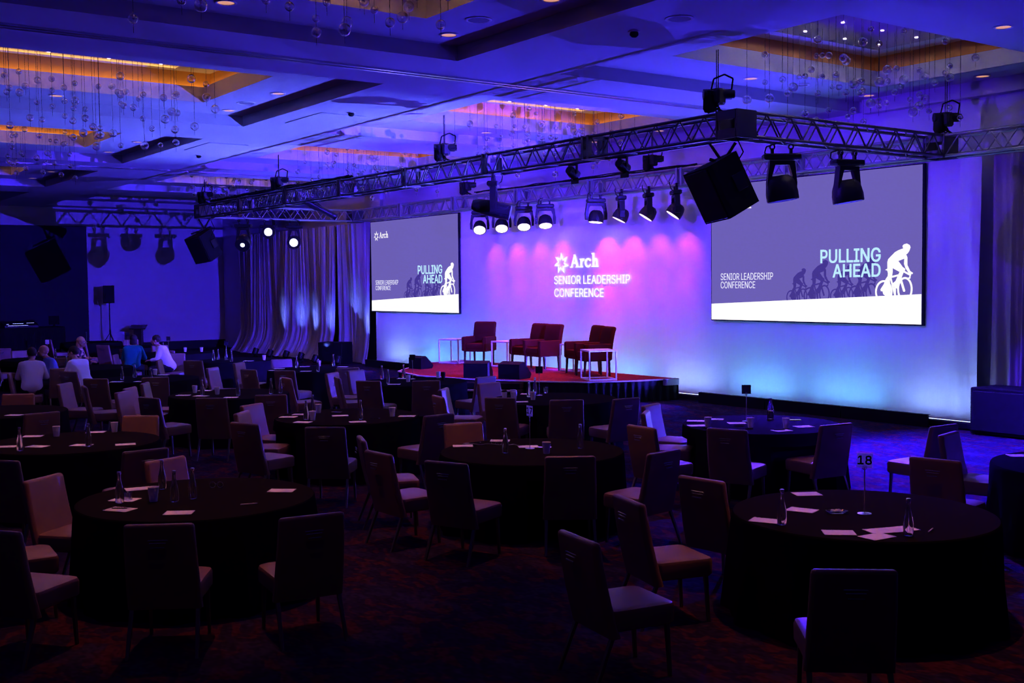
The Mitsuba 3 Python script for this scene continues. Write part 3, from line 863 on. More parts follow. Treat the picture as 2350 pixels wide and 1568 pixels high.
def flown_speaker(x, y, z, yaw, tilt, roll, label):
    k = thing('hanging_loudspeaker', label, 'loudspeaker', 'black loudspeakers hung from the truss corners')
    pl = P([(-.34, .0), (.34, .0), (.34, -.08), (.2, -.62), (-.2, -.62), (-.34, -.08)])
    m = prism(pl, .78)
    m.apply_translation((0, .3, -.39))
    R_ = trimesh.transformations
    M = R_.translation_matrix((x, y, z)) @ R_.rotation_matrix(math.radians(yaw), [0, 0, 1]) @ R_.rotation_matrix(math.radians(tilt), [1, 0, 0]) @ R_.rotation_matrix(math.radians(roll), [0, 1, 0])
    tw = npT(M)
    part(k, 'cabinet', shape(m, 'black_matte', False), tw)
    part(k, 'grille', shape(rbox(-.32, .32, .301, .318, -.37, .37, .006), 'grille', False), tw, label='dark perforated front')
    for s_ in (-1, 1):
        part(k, 'side_handle', shape(rbox(s_ * .30 - .012, s_ * .30 + .012, -.2, -.02, -.12, .12, .006), 'black_metal', False), tw)
    top = M @ np.array([0, 0, .44, 1])
    cx = np.array([x, y, TZ0 - .33])
    part(k, 'arm', shape(cat(tube(top[:3], cx, .022), ), 'black_metal', True))
    for s_ in (-1, 1):
        part(k, 'strut', shape(tube(cx, (x + s_ * .15, y + s_ * .1, TZ0 - .056), .022), 'black_metal', True))
    part(k, 'cross_arm', shape(tube(cx + [-.24, -.3, -.14], cx + [.12, .14, .06], .025), 'black_metal', True))
    part(k, 'cable', shape(rod_path([tuple(top[:3] + [.1, .3, -.2]), tuple(top[:3] + [.28, .38, .1]), tuple(top[:3] + [.2, .3, .35]), (x + .2, y + .25, TZ0)], .009), 'black_matte', True))


flown_speaker(-11.15, 11.8, 3.76, 165, -26, 4, 'big black tilted loudspeaker hung before the right screen, under the truss corner')
flown_speaker(-31.15, 11.8, 3.62, 200, -26, 6, 'black tilted loudspeaker hung under the far left truss corner against the blue wall')

# ------------------------------------------------------------------ ceiling fittings
dl_trim = lathe([(.095, 0), (.125, 0), (.13, -.008), (.12, -.014), (.1, -.012), (.095, 0)], 24)
dl_lens = trimesh.creation.cylinder(radius=.096, height=.004, sections=24)
dl = []
for ci, x in enumerate(cols):
    for ri, (y0, y1) in enumerate((RN, RF)):
        if ci == 0 or (ci == 5 and ri == 0):
            continue
        for ox in (.56, 2.75, 4.9):
            for oy in (.42, 3.5 if ox != 2.75 else None, y1 - y0 - .5):
                if oy is not None:
                    dl.append((x + ox, y0 + oy, Z1))
inview = lambda p: -40 < pix(p)[0] < 2390 and -30 < pix(p)[1]
dl = sorted([p for p in dl if inview(p) and np.dot(CAM_R[2], np.array(p) - [0, 0, CAM_H]) > 0], key=lambda p: np.hypot(p[0], p[1]))
dt, dn_ = shape(dl_trim, 'trim_white', 30), None
ringn = {0: 'nearest', 1: 'second', 2: 'third', 3: 'fourth', 4: 'fifth'}
rowname = ['near', 'far']
grp = {}
for p in dl:
    ci = int((p[0] - cols[0]) // 7.54)
    grp.setdefault((ci, 0 if p[1] < 9.5 else 1), []).append(p)
for (ci, ri), ps in grp.items():
    ps.sort(key=lambda p: pix(p)[0])
    near = 6 - ci
    for i, p in enumerate(ps):
        k = thing('downlight', f'round amber downlight, {nth(i, len(ps), "")} in the {ORD[near - 1]} {"audience" if ri == 0 else "stage"}-side ceiling recess from right', 'ceiling light', 'round ceiling downlights')
        part(k, 'trim', dt, T().translate([p[0], p[1], p[2]]))
        e = .9 if ci >= 3 else .5
        part(k, 'lens', {**shape(dl_lens, 'amber_lens', 30), 'emitter': area(.75 * e, .33 * e, .17 * e, w=.02)}, T().translate([p[0], p[1], p[2] - .004]), label='dim amber lens')
sp_ring = lathe([(.13, 0), (.17, 0), (.172, -.01), (.15, -.016), (.135, -.012), (.13, 0)], 28)
sp_face = lathe([(0, -.012), (.135, -.01), (.135, 0)], 28)
for x, y, z, lb in ((-11.66, 8.0, Z1, 'round ceiling speaker beside the nearest chandelier'), (-19.13, 8.08, Z1, 'round ceiling speaker under the second recess, beside an amber downlight'), (-12.54, 15.12, Z1, 'round ceiling speaker behind the hanging globes above the right screen'), (-9.61, 9.45, Z0, 'round ceiling speaker on the beam at the top of the picture')):
    k = thing('ceiling_speaker', lb, 'speaker', 'round ceiling speakers')
    part(k, 'ring', shape(sp_ring, 'trim_white', 30), T().translate([x, y, z]))
    part(k, 'face', shape(sp_face, 'ceiling_trim', 30), T().translate([x, y, z]))
sm_b, sm_c = lathe([(0, -.012), (.075, -.012), (.08, 0)], 20), lathe([(0, -.075), (.03, -.07), (.055, -.045), (.05, -.012)], 20)
for x, y, lb in ((-10.41, 9.46, 'smoke detector on the beam at the top, nearest of three'), (-17.98, 9.56, 'smoke detector on the lit beam, middle of three'), (-25.56, 9.59, 'smoke detector on the beam farthest to the left')):
    k = thing('smoke_detector', lb, 'smoke detector', 'smoke detectors on the beam')
    part(k, 'base', shape(sm_b, 'trim_white', 30), T().translate([x, y, Z0]))
    part(k, 'cap', shape(sm_c, 'base_dark', 30), T().translate([x, y, Z0]))

# ------------------------------------------------------------------ chandeliers of glass globes
shell = trimesh.creation.icosphere(3, .93)
shell.invert()
g_d = shape(cat(trimesh.creation.icosphere(3, 1.0), shell), 'bubble_glass', True)
r_d = shape(unit_tube(1, 5), 'rod_dark', True)
names = {(4, 0): 'nearest chandelier of glass globes, cut by the top edge of the picture', (3, 0): 'chandelier of many glass globes under the bright amber coffer at upper left', (2, 0): 'chandelier of glass globes under the smaller amber coffer at the left edge',
         (1, 0): 'chandelier of glass globes far back at the left edge under an unlit coffer', (4, 1): 'chandelier of glass globes in straight rows over the right screen', (3, 1): 'chandelier of glass globes under the amber coffer behind the middle of the front truss',
         (2, 1): 'chandelier of glass globes behind the left half of the front truss', (1, 1): 'far chandelier of glass globes behind the left end of the front truss'}
for (ci, ri), lb in names.items():
    rnd = random.Random(ci * 10 + ri)
    _, _, a0, a1, b0, b1 = next(c for c in COV if c[0] == ci and c[1] == ri)
    k = thing('globe_chandelier', lb, 'chandelier', 'glass globe chandeliers')
    cx, cy = (a0 + a1) / 2, (b0 + b1) / 2
    hx, hy = .85, 1.55
    zp = 6.16
    part(k, 'ceiling_plate', shape(rbox(cx - hx - .1, cx + hx + .1, cy - hy - .1, cy + hy + .1, zp, zp + .05, .01), 'mirror_panel', False))
    for sx in (-.6, .6):
        part(k, 'hanger', shape(tube((cx + sx, cy, zp + .05), (cx + sx, cy, Z3), .02), 'rod_dark', True))
    pins = cat(*[moved(trimesh.creation.cylinder(radius=.024, height=.006, sections=8), (cx + ax * hx, cy + ay * hy, zp - .004)) for ax in (-.8, 0, .8) for ay in (-.85, -.3, .3, .85)])
    part(k, 'pin_lights', {**shape(pins, 'plastic_white', False), 'emitter': area(*((330, 135, 62) if ri == 0 or ci < 4 else (260, 200, 230)), w=.6)}, label='small bright pin lights', kind='stuff')
    n1, n2 = (5, 10) if (ci, ri) != (4, 1) else (5, 9)
    for i in range(n1):
        for j in range(n2):
            x, y = cx + hx * (2 * i / (n1 - 1) - 1), cy + hy * (2 * j / (n2 - 1) - 1)
            if (ci, ri) != (4, 1):
                x, y = x + rnd.uniform(-.12, .12), y + rnd.uniform(-.1, .1)
            lo = (4.95 if (ci, ri) == (4, 0) else 4.6) + .85 * rnd.random() ** .8 + .25 * math.hypot((x - cx) / hx, (y - cy) / hy) * rnd.random()
            part(k, 'rod', r_d, T().translate([x, y, lo - .14]).scale([.0026, .0026, zp - lo + .14]))
            zs = [lo]
            for _ in range(rnd.choice((0, 0, 1, 1, 2))):
                q = lo + rnd.uniform(.14, 1.1)
                if q < zp - .1 and all(abs(q - o) > .13 for o in zs):
                    zs.append(q)
            for q in zs:
                r = rnd.choice((.042, .048, .055, .066))
                part(k, 'glass_globe', g_d, T().translate([x, y, q]).scale(r))
# ------------------------------------------------------------------ round tables
def table_xy(c, r):
    return {(1, 0): (-8.75, 3.2), (2, 0): (-12.85, 3.3), (3, 0): (-16.75, 3.3)}.get((c, r), (-5.05 - 3.99 * c + (.05 if r == 2 else 0), (3.36, 6.79, 10.17)[r]))


TNAME = {(0, 1): 'nearest right table', (1, 1): 'nearest central table', (1, 2): 'table with the cola bottle', (0, 2): 'table cut by the right edge', (1, 0): 'nearest left table', (2, 0): 'second front-row table at left', (3, 0): 'front-row table cut by left edge'}
for c in range(2, 9):
    TNAME.setdefault((c, 1), f'{ORD[c]} middle-row table from right')
    TNAME.setdefault((c, 2), f'{ORD[c]} stage-row table from right')
TR = .93
th = np.linspace(0, 2 * math.pi, 145)[:-1]


def cloth_mesh(seed, limit):
    """cloth over the top, hanging to the floor in folds; limit: how far out it may hang below seat height in each direction"""
    rnd = np.random.default_rng(seed)
    p1, p2 = rnd.uniform(0, 6.28, 2)
    rings = []
    for r in (0.0001, .45, .8):
        rings.append(np.column_stack([r * np.cos(th), r * np.sin(th), np.full(len(th), .74)]))
    for dr_, z in ((0, .74), (.012, .737), (.02, .725), (.024, .70)):
        rings.append(np.column_stack([(TR - .02 + dr_) * np.cos(th), (TR - .02 + dr_) * np.sin(th), np.full(len(th), z)]))
    for z in (.6, .53, .45, .3, .15, .04, .006):
        a = (.74 - z) / .74
        w = a * (.032 * np.sin(11 * th + p1 + .6 * np.sin(3 * th)) + .016 * np.sin(23 * th + p2))
        r = TR + .004 + .04 * a + w
        r = np.minimum(r, limit) if z < .55 else r
        rings.append(np.column_stack([r * np.cos(th), r * np.sin(th), np.full(len(th), z)]))
    R_ = np.array(rings)
    R_ = np.concatenate([R_, R_[:, :1]], 1)
    return gridmesh(R_, True)


TOP = shape(lathe([(0, .70), (.9, .70), (.905, .705), (.905, .728), (.9, .733), (0, .733)], 48), 'dark_wood', 30)
COLM = shape(lathe([(0, 0), (.35, 0), (.35, .03), (.06, .08), (.05, .62), (.2, .70), (0, .70)], 20), 'black_metal', 30)
TABLES = [(0, 1), (0, 2), (1, 0), (1, 1), (1, 2), (2, 0), (2, 1), (2, 2), (3, 0), (3, 1), (3, 2), (4, 1), (4, 2), (5, 1), (5, 2), (6, 1), (6, 2), (7, 1), (7, 2), (8, 2)]
# ------------------------------------------------------------------ banquet chairs
def back_y(z):
    t = (z - .30) / .59
    return .125 * (1 - t) ** 1.0 - .012 * math.sin(t * math.pi)


rings = []
for z in np.linspace(.30, .865, 9):
    w = .49 - .035 * (z - .3) / .59
    rings.append(ring3(w, .075 - .012 * (z - .3) / .59, .028, z, back_y(z)))
rings = [ring3(.46, .05, .02, .296, back_y(.296))] + rings + [ring3(.447, .052, .024, .882, back_y(.882)), ring3(.42, .026, .012, .89, back_y(.89))]
seat = loft([ring3(.44, .43, .04, .335, .33), ring3(.465, .46, .045, .35, .33), ring3(.47, .465, .05, .44, .33), ring3(.455, .45, .05, .462, .33), ring3(.40, .39, .05, .474, .33), ring3(.2, .2, .05, .478, .33)])
CHAIR = [('backrest', shape(loft(rings), 'leather', 42)), ('seat', shape(seat, 'leather', 42)),
         ('grab_handle', shape(cat(rbox(-.065, .065, -.055, -.045, .785, .795, .003), rbox(-.055, .055, -.056, -.044, .768, .776, .003), moved(tube((-.045, 0, 0), (.045, 0, 0), .006, 8), (0, -.056, .745))), 'handle_metal', False))]
for s_ in (-1, 1):
    CHAIR.append(('leg', shape(loft([ring3(.022, .022, .004, 0, -.015, s_ * .225), ring3(.03, .03, .005, .31, .11, s_ * .215)]), 'leg_metal', False)))
    CHAIR.append(('leg', shape(loft([ring3(.022, .022, .004, 0, .53, s_ * .20), ring3(.03, .03, .005, .34, .51, s_ * .195)]), 'leg_metal', False)))

# x, y of the middle of the top edge of the back, the way it faces, its table
SEATED = [(-22.12, 4.99, 165, 75), (-23.3, 5.75, 268, 178), (-22.06, 5.94, 206, 116), (-26.75, 6.9, 50, 140), (-26.55, 8.22, 150, 60), (-25.8, 8.9, 236, 326)]
SEAT_TABLE = [(4, 1), (4, 1), (4, 1), (5, 1), (5, 1), (5, 2)]
CH = [(x - .38 * math.cos(math.radians(c)), y - .38 * math.sin(math.radians(c)), c, *SEAT_TABLE[i]) for i, (x, y, f, c) in enumerate(SEATED)]
CH += [(-6.85, 3.29, 172, 1, 0), (-7.22, 2.38, 148, 1, 0), (-7.72, 1.47, 127, 1, 0), (-9.66, 2.24, 38, 1, 0), (-10.89, 2.15, 127, 2, 0), (-8.86, 1.55, 85, 1, 0), (-10.67, 3.41, 185, 2, 0), (-9.98, 3.36, 22, 1, 0),
      (-13.6, 4.3, 318, 2, 0), (-14.77, 3.44, 190, 3, 0), (-13.95, 2.5, 20, 2, 0), (-17.7, 3.8, 335, 3, 0), (-19.19, 4.83, 48, 4, 1), (-18.55, 4.88, 80, 3, 1), (-17.0, 5.11, 46, 3, 1), (-17.6, 5.4, 50, 3, 1), (-15.78, 5.11, 108, 3, 1), (-18.3, 5.86, 58, 3, 1), (-15.11, 5.76, 138, 3, 1),
      (-12.03, 4.97, 109, 2, 1), (-13.14, 5.39, 47, 2, 1), (-13.92, 5.85, 30, 2, 1), (-14.97, 6.59, 150, 3, 1), (-17.62, 8.04, 85, 3, 2), (-19.22, 8.74, 120, 4, 2), (-18.07, 9.12, 35, 3, 2), (-17.09, 8.73, 72, 3, 2), (-18.95, 9.9, 165, 4, 2), (-18.3, 9.72, 22, 3, 2), (-16.09, 8.78, 122, 3, 2), (-15.47, 9.5, 150, 3, 2),
      (-14.08, 8.94, 42, 2, 2), (-13.18, 8.28, 76, 2, 2), (-11.27, 7.09, 186, 2, 1), (-10.39, 6.85, 345, 1, 1), (-11.1, 5.51, 139, 2, 1), (-10.05, 5.39, 68, 1, 1), (-9.07, 5.04, 92, 1, 1), (-8.18, 5.21, 112, 1, 1),
      (-21.9, 8.95, 40, 4, 2), (-19.92, 8.33, 105, 4, 2), (-20.9, 8.0, 42, 4, 2), (-22.25, 10.05, 350, 4, 2), (-15.44, 10.65, 188, 3, 2), (-14.44, 10.01, 4, 2, 2), (-12.42, 8.8, 124, 2, 2), (-11.59, 9.29, 146, 2, 2), (-11.21, 10.01, 177, 2, 2),
      (-10.44, 9.73, 20, 1, 2), (-9.88, 9.12, 40, 1, 2), (-8.89, 8.15, 88, 1, 2), (-8.14, 8.67, 110, 1, 2), (-7.66, 9.84, 172, 1, 2), (-7.42, 7.08, 187, 1, 1), (-6.1, 6.36, 95, 0, 1), (-5.93, 5.31, 74, 0, 1), (-5.24, 4.28, 80, 0, 1), (-3.71, 4.92, 139, 0, 1), (-7.74, 6.24, 144, 1, 1),
      (-6.87, 10.61, 178, 0, 2), (-6.49, 10.1, 12, 0, 2), (-5.62, 8.55, 100, 0, 2),
      (-23.26, 8.49, 130, 5, 2), (-30.2, 10.1, 0, 6, 2), (-28.9, 8.73, 92, 6, 2), (-24.0, 8.04, 60, 5, 1), (-28.37, 5.5, 120, 6, 1), (-32.0, 6.5, 170, 7, 1),
      (-19.4, 6.4, 165, 4, 1), (-19.8, 5.5, 135, 4, 1), (-27.6, 9.4, 130, 6, 2), (-31.6, 9.0, 120, 7, 2), (-33.0, 8.9, 80, 7, 2), (-30.4, 6.6, 10, 6, 1), (-34.3, 10.6, 350, 7, 2), (-36.6, 8.8, 90, 8, 2)]
def footprint(q, g=.0):
    """plan of a chair: x, y of its back and the way it faces"""
    c = affinity.rotate(sg.box(-.245 - g, -.07 - g, .245 + g, .57 + g), q[2] - 90, origin=(0, 0))
    return affinity.translate(c, q[0], q[1])


CHAIRS = {}
for i, q in enumerate(CH):
    x, y = q[:2]
    bk_ = affinity.rotate(sg.box(-.245, -.07, .245, .09), q[2] - 90, origin=(0, 0))
    for t in TABLES:                                   # the back stays clear of every table top
        c = sg.Point(table_xy(*t))
        for _ in range(12):
            o = affinity.translate(bk_, x, y)
            d = o.distance(c)
            if d > .975:
                break
            u = np.array(o.centroid.coords[0]) - np.array(c.coords[0])
            u /= np.linalg.norm(u) + 1e-9
            x, y = x + u[0] * (.985 - d), y + u[1] * (.985 - d)
    CH[i] = (x, y, *q[2:])
for _ in range(12):                                    # chairs stand clear of each other
    for i in range(len(CH)):
        for j in range(i):
            A, B = footprint(CH[i], .012), footprint(CH[j], .012)
            if A.intersects(B):
                d = np.array(A.centroid.coords[0]) - np.array(B.centroid.coords[0])
                d = d / (np.linalg.norm(d) + 1e-6) * .04
                CH[i] = (CH[i][0] + d[0], CH[i][1] + d[1], *CH[i][2:])
for q in CH:
    CHAIRS.setdefault(q[3:], []).append(q)
for i, t in enumerate(TABLES):
    x, y = table_xy(*t)
    lim = np.full(len(th), 2.0)
    for q in CH:
        fp = footprint(q, .025)
        if fp.distance(sg.Point(x, y)) < 1.1:
            for n, a in enumerate(th):
                h = fp.intersection(sg.LineString([(x, y), (x + 1.3 * math.cos(a), y + 1.3 * math.sin(a))]))
                if not h.is_empty:
                    lim[n] = min(lim[n], h.distance(sg.Point(x, y)) - .012)
    lim = np.min([np.roll(lim, o) for o in (-2, -1, 0, 1, 2)], 0)
    k = thing('round_table', f'round table under a floor-length black cloth, the {TNAME[t]}', 'table', 'round banquet tables')
    tw = place(x, y, 0, 0)
    part(k, 'tablecloth', shape(cloth_mesh(i, lim), 'black_cloth', 40), tw)
    part(k, 'tabletop', TOP, tw)
    part(k, 'pedestal', COLM, tw)
vd = CAM_R[2][:2] / np.linalg.norm(CAM_R[2][:2])
for t, qs in CHAIRS.items():
    tx, ty = table_xy(*t)
    sides = {'near': [], 'far': []}
    for q in qs:
        sides['near' if np.dot(np.array(q[:2]) - (tx, ty), vd) < 0 else 'far'].append(q)
    for sd, ls in sides.items():
        ls.sort(key=lambda q: pix((q[0], q[1], .89))[0])
        for i, q in enumerate(ls):
            look = 'back toward the camera' if math.cos(math.radians(q[2])) * vd[0] + math.sin(math.radians(q[2])) * vd[1] > .25 else 'turned sideways' if math.cos(math.radians(q[2])) * vd[0] + math.sin(math.radians(q[2])) * vd[1] > -.2 else 'facing the camera'
            k = thing('banquet_chair', f'tan upholstered chair, {nth(i, len(ls), "")} on {sd} side of the {TNAME[t]}'.replace('from left on', 'from left on'), 'chair', 'upholstered chairs at the round tables')
            tw = place(q[0], q[1], 0, q[2] - 90)
            for nm, d in CHAIR:
                part(k, nm, d, tw)


# ------------------------------------------------------------------ things on the tables
def on_table(p, rmax=.84):
    """the table a thing lies on, and its place held inside the top"""
    t = min(TABLES, key=lambda t: math.hypot(p[0] - table_xy(*t)[0], p[1] - table_xy(*t)[1]))
    c = np.array(table_xy(*t))
    d = np.array(p, float) - c
    r = np.linalg.norm(d)
    if r > rmax:
        d *= rmax / r
    return t, c + d


def lay(items, words, catg, group, name, build, rmax=.84):
    by = {}
    for it in items:
        t, p = on_table(it[:2], rmax)
        by.setdefault(t, []).append((p, it[2:]))
    for t, ls in by.items():
        ls.sort(key=lambda q: pix((*q[0], .74))[0])
        for i, (p, ex) in enumerate(ls):
            w = words(ex) if callable(words) else words
            k = thing(name, f'{w}, {nth(i, len(ls), "")} on the {TNAME[t]}', catg, group)
            build(k, p[0], p[1], *ex)


TT = .7415
BP = [(0, 0), (.026, 0), (.031, .004), (.033, .02), (.034, .07), (.031, .11), (.021, .15), (.0145, .185), (.0125, .215), (.014, .218), (.014, .228), (.0122, .231), (0, .231)]
bot_d = shape(lathe(BP, 20), 'glass', 40)
cap_d = shape(lathe([(0, .23), (.0155, .23), (.0155, .243), (.013, .247), (0, .247)], 16), 'chrome', 30)
BOT = [(-5.14, 6.02), (-4.4, 6.4), (-9.08, 6.49), (-8.85, 7.27), (-13.38, 10.01), (-13.8, 10.43), (-17.74, 9.96), (-16.87, 9.59), (-17.72, 10.4), (-12.99, 6.19), (-13.61, 6.58), (-12.57, 6.74), (-21.49, 10.05), (-20.29, 9.95), (-21.48, 10.94), (-17.05, 6.36), (-16.66, 6.79), (-16.57, 7.3), (-16.57, 7.46), (-21.05, 6.33), (-21.39, 6.67), (-20.28, 6.61), (-25.1, 9.65), (-25.32, 9.85), (-25.33, 10.05), (-24.49, 9.84), (-25.23, 6.41), (-28.62, 7.02), (-29.56, 9.99), (-12.49, 2.68), (-12.35, 3.34), (-8.9, 2.63), (-9.29, 3.1), (-8.68, 2.99), (-8.71, 3.15)]


def bottle(k, x, y):
    tw = place(x, y, TT)
    part(k, 'glass_body', bot_d, tw)
    part(k, 'cap', cap_d, tw)


lay(BOT, 'clear glass water bottle', 'bottle', 'glass water bottles on the tables', 'water_bottle', bottle)
k = thing('cola_bottle', 'larger clear bottle half full of dark cola standing on its table before the screen', 'bottle')
tw = place(-9.25, 10.62, TT)
CPf = [(0, 0), (.036, 0), (.04, .01), (.041, .1), (.038, .14), (.022, .19), (.016, .215), (.016, .235), (0, .235)]
part(k, 'glass_body', shape(lathe(CPf, 20), 'glass', 40), tw)
part(k, 'cola', shape(lathe([(0, .004), (.034, .004), (.038, .012), (.039, .1), (0, .1)], 20), 'cola_liquid', 40), tw, label='dark brown cola')
part(k, 'cap', shape(lathe([(0, .234), (.0185, .234), (.0185, .252), (0, .252)], 16), 'base_dark', 30), tw)
cup_d = shape(lathe([(0, .004), (.028, .004), (.028, 0), (.031, 0), (.037, .06), (.0385, .062), (.043, .112), (.045, .114), (.044, .117), (.041, .114), (.035, .062), (.029, .008), (0, .008)], 22), 'plastic_white', 30)
CUP = [(-9.18, 9.46), (-8.83, 9.8), (-8.54, 10.07), (-8.77, 6.77), (-13.22, 9.62), (-13.5, 9.8), (-13.03, 9.82), (-16.94, 10.03), (-17.28, 10.87), (-12.89, 6.23), (-13.6, 6.66), (-12.59, 7.21), (-24.37, 10.58), (-21.73, 10.69), (-17.57, 6.43), (-17.05, 6.6), (-21.76, 7.18), (-13.44, 3.28), (-13.39, 3.92), (-8.79, 2.86), (-29.11, 10.42), (-28.78, 10.74)]
lay(CUP, 'white plastic cup', 'cup', 'white plastic cups on the tables', 'plastic_cup', lambda k, x, y: part(k, 'body', cup_d, place(x, y, TT)))
t_, p_ = on_table((-8.83, 9.8))
solo('red_drink', shape(lathe([(0, .01), (.028, .01), (.034, .055), (0, .055)], 18), 'red_liquid', 30), 'red drink filling the lower half of a plastic cup beside the cola bottle', 'drink', tw=place(p_[0], p_[1], TT))
for (x, y), lb in (((-16.85, 10.7), 'dark paper coffee cup with a black lid at the stage edge of its table'), ((-13.3, 9.5), 'tall white coffee cup with a dark lid on the table before the step')):
    k = thing('coffee_cup', lb, 'cup')
    _, (x, y) = on_table((x, y))
    tw = place(x, y, TT)
    part(k, 'body', shape(lathe([(0, 0), (.03, 0), (.042, .12), (.04, .12), (0, .118)], 20), 'plastic_white' if x > -15 else 'base_dark', 30), tw)
    part(k, 'lid', shape(lathe([(0, .119), (.044, .119), (.045, .126), (.038, .132), (.036, .142), (0, .142)], 20), 'black_matte', 30), tw, label='dark lid')
k = thing('glass_tumbler', 'small clear glass tumbler standing by the number stand before the step', 'glass')
_, (x, y) = on_table((-13.74, 10.6))
part(k, 'body', shape(lathe([(0, 0), (.03, 0), (.036, .09), (.0335, .09), (.028, .008), (0, .008)], 20), 'glass', 30), place(x, y, TT))
k = thing('glass_tumbler', 'small clear glass standing on a notepad on the nearest left table', 'glass')
part(k, 'body', shape(lathe([(0, 0), (.03, 0), (.036, .06), (.0335, .06), (.028, .008), (0, .008)], 20), 'glass', 30), place(-8.98, 2.72, TT + .004))

PAP = [(-5.3, 6.0, 25), (-5.76, 7.04, 60), (-5.37, 6.51, 20), (-4.73, 6.11, 48), (-4.59, 6.38, 70), (-4.44, 6.14, 85), (-4.54, 6.52, 75), (-9.68, 9.77, 40), (-9.37, 9.42, 60), (-8.49, 10.32, 70), (-8.42, 9.86, 75), (-9.21, 9.98, 55), (-9.65, 10.07, 40),
       (-9.86, 6.37, 58), (-9.91, 6.97, 50), (-9.27, 6.92, 60), (-13.92, 10.3, 45), (-12.91, 9.51, 55), (-13.41, 6.14, 45), (-12.77, 6.04, 40), (-12.35, 6.58, 68), (-12.44, 7.38, 50), (-13.09, 6.72, 65), (-13.57, 6.39, 50),
       (-17.26, 6.13, 50), (-16.95, 6.3, 40), (-16.41, 6.57, 55), (-17.83, 6.69, 45), (-20.63, 6.1, 50), (-20.25, 6.76, 45), (-21.7, 7.35, 50), (-20.37, 6.45, 40), (-21.53, 9.67, 50), (-21.17, 9.4, 45), (-21.72, 10.34, 60), (-20.5, 9.78, 50), (-21.08, 10.9, 45), (-24.35, 10.19, 50),
       (-16.2, 3.0, 50), (-16.1, 3.4, 45), (-13.63, 3.06, 60), (-12.9, 2.63, 65), (-12.69, 2.9, 40), (-12.48, 3.3, 45), (-12.22, 3.69, 75), (-13.75, 3.9, 60), (-9.42, 2.94, 80), (-9.0, 2.7, 42), (-8.62, 2.55, 35), (-8.21, 2.86, 58), (-8.57, 3.85, 50), (-17.6, 10.32, 45), (-16.68, 9.6, 50), (-5.76, 10.13, 50)]
pad_d = [('pages', shape(rbox(-.105, .105, -.074, .074, 0, .004, .0015), 'paper', False)), ('binding', shape(rbox(-.106, -.09, -.0745, .0745, .003, .0052, .001), 'plastic_white', False))]


def pad(k, x, y, a):
    tw = place(x, y, TT, a)
    for nm, d in pad_d:
        part(k, nm, d, tw)


lay(PAP, 'white notepad', 'notepad', 'white notepads on the tables', 'notepad', pad, .80)
PEN = [(-4.38, 6.62, 110), (-8.17, 3.39, 75), (-8.64, 2.55, 50), (-10.0, 6.6, 70), (-9.72, 9.5, 60), (-8.44, 9.84, 50), (-12.5, 6.9, 40)]


def pen(k, x, y, a):
    tw = place(x, y, TT + .009, a)
    part(k, 'barrel', shape(tube((-.06, 0, 0), (.06, 0, 0), .0045, 8), 'plastic_white' if a > 70 else 'base_dark', True), tw)
    part(k, 'tip', shape(trimesh.creation.revolve([(0, 0), (.0045, 0), (.001, .014), (0, .014)], sections=8), 'chrome', True), tw @ T().translate([.06, 0, 0]).rotate([0, 1, 0], 90))


lay(PEN, lambda ex: 'white pen' if ex[0] > 70 else 'dark pen', 'pen', None, 'pen', pen, .82)


# number stands
def stand(x, y, label, num=None, yaw=-36, board='paper'):
    k = thing('number_stand', label, 'table number')
    tw = place(x, y, TT, yaw)
    part(k, 'base', shape(lathe([(0, 0), (.05, 0), (.05, .004), (.012, .012), (0, .012)], 20), 'chrome', 30), tw)
    part(k, 'stem', shape(tube((0, 0, .01), (0, 0, .34), .004, 8), 'chrome', True), tw)
    part(k, 'clip', shape(moved(trimesh.creation.torus(.014, .003, 16, 6), (0, 0, .335), trimesh.transformations.rotation_matrix(math.pi / 2, [1, 0, 0])), 'chrome', True), tw)
    part(k, 'card', shape(rbox(-.054, .054, -.002, .002, .335, .442, .0008), board, False), tw)
    if num:
        m = meshkit.text_mesh(num, .062, .001, True)
        b = m.bounds
        v = m.vertices
        m.vertices = np.column_stack([v[:, 0] - (b[0][0] + b[1][0]) / 2, -.0021 - v[:, 2], v[:, 1] + .36])
        m.invert() if m.volume < 0 else None
        part(k, 'numerals', shape(m, 'ink', False), tw, label=f'black numerals {num}', kind='stuff')


stand(-5.01, 6.76, 'chrome stand holding a pale number card, on the nearest right table', '18', 36, 'card_dim')
stand(-9.15, 6.85, 'chrome stand holding a dim number card, on the nearest central table', '17', -2, 'card_dim')
for (x, y), b, lb in (((-9.26, 10.2), 'dark_panel', 'table stand with a dark card in front of the lit backdrop, beside the cola bottle'), ((-13.48, 10.28), 'dark_panel', 'table stand with a dark card rising before the stage step'), ((-17.4, 10.4), 'dark_panel', 'table stand with a dark card at the left end of the stage front'),
                      ((-25.17, 9.99), 'dark_panel', 'table stand with a dark card below the left drapes'), ((-28.66, 9.82), 'dark_panel', 'far table stand right of the lectern against the blue wall'), ((-32.3, 9.9), 'dark_panel', 'far table stand between the speaker stand and the lectern'),
                      ((-36.5, 9.9), 'dark_panel', 'farthest table stand, at the edge of the dark wall panel'), ((-29.3, 7.0), 'paper', 'table stand with a white card behind the bald man')):
    t_, (x, y) = on_table((x, y), .8)
    stand(x, y, lb, None, 40, b)
k = thing('mint_dish', 'small oblong dish with wrapped mints near the middle of the nearest right table', 'dish')
tw = place(-5.15, 6.63, TT, 55)
part(k, 'dish', shape(loft([ring3(.12, .05, .02, 0), ring3(.16, .08, .03, .018), ring3(.15, .07, .028, .02), ring3(.11, .04, .02, .006)]), 'glass', 30), tw)
part(k, 'mints', shape(cat(*[moved(trimesh.creation.icosphere(1, .011), (RND.uniform(-.04, .05), RND.uniform(-.015, .015), .018)) for _ in range(9)]), 'plastic_white', True), tw, kind='stuff')
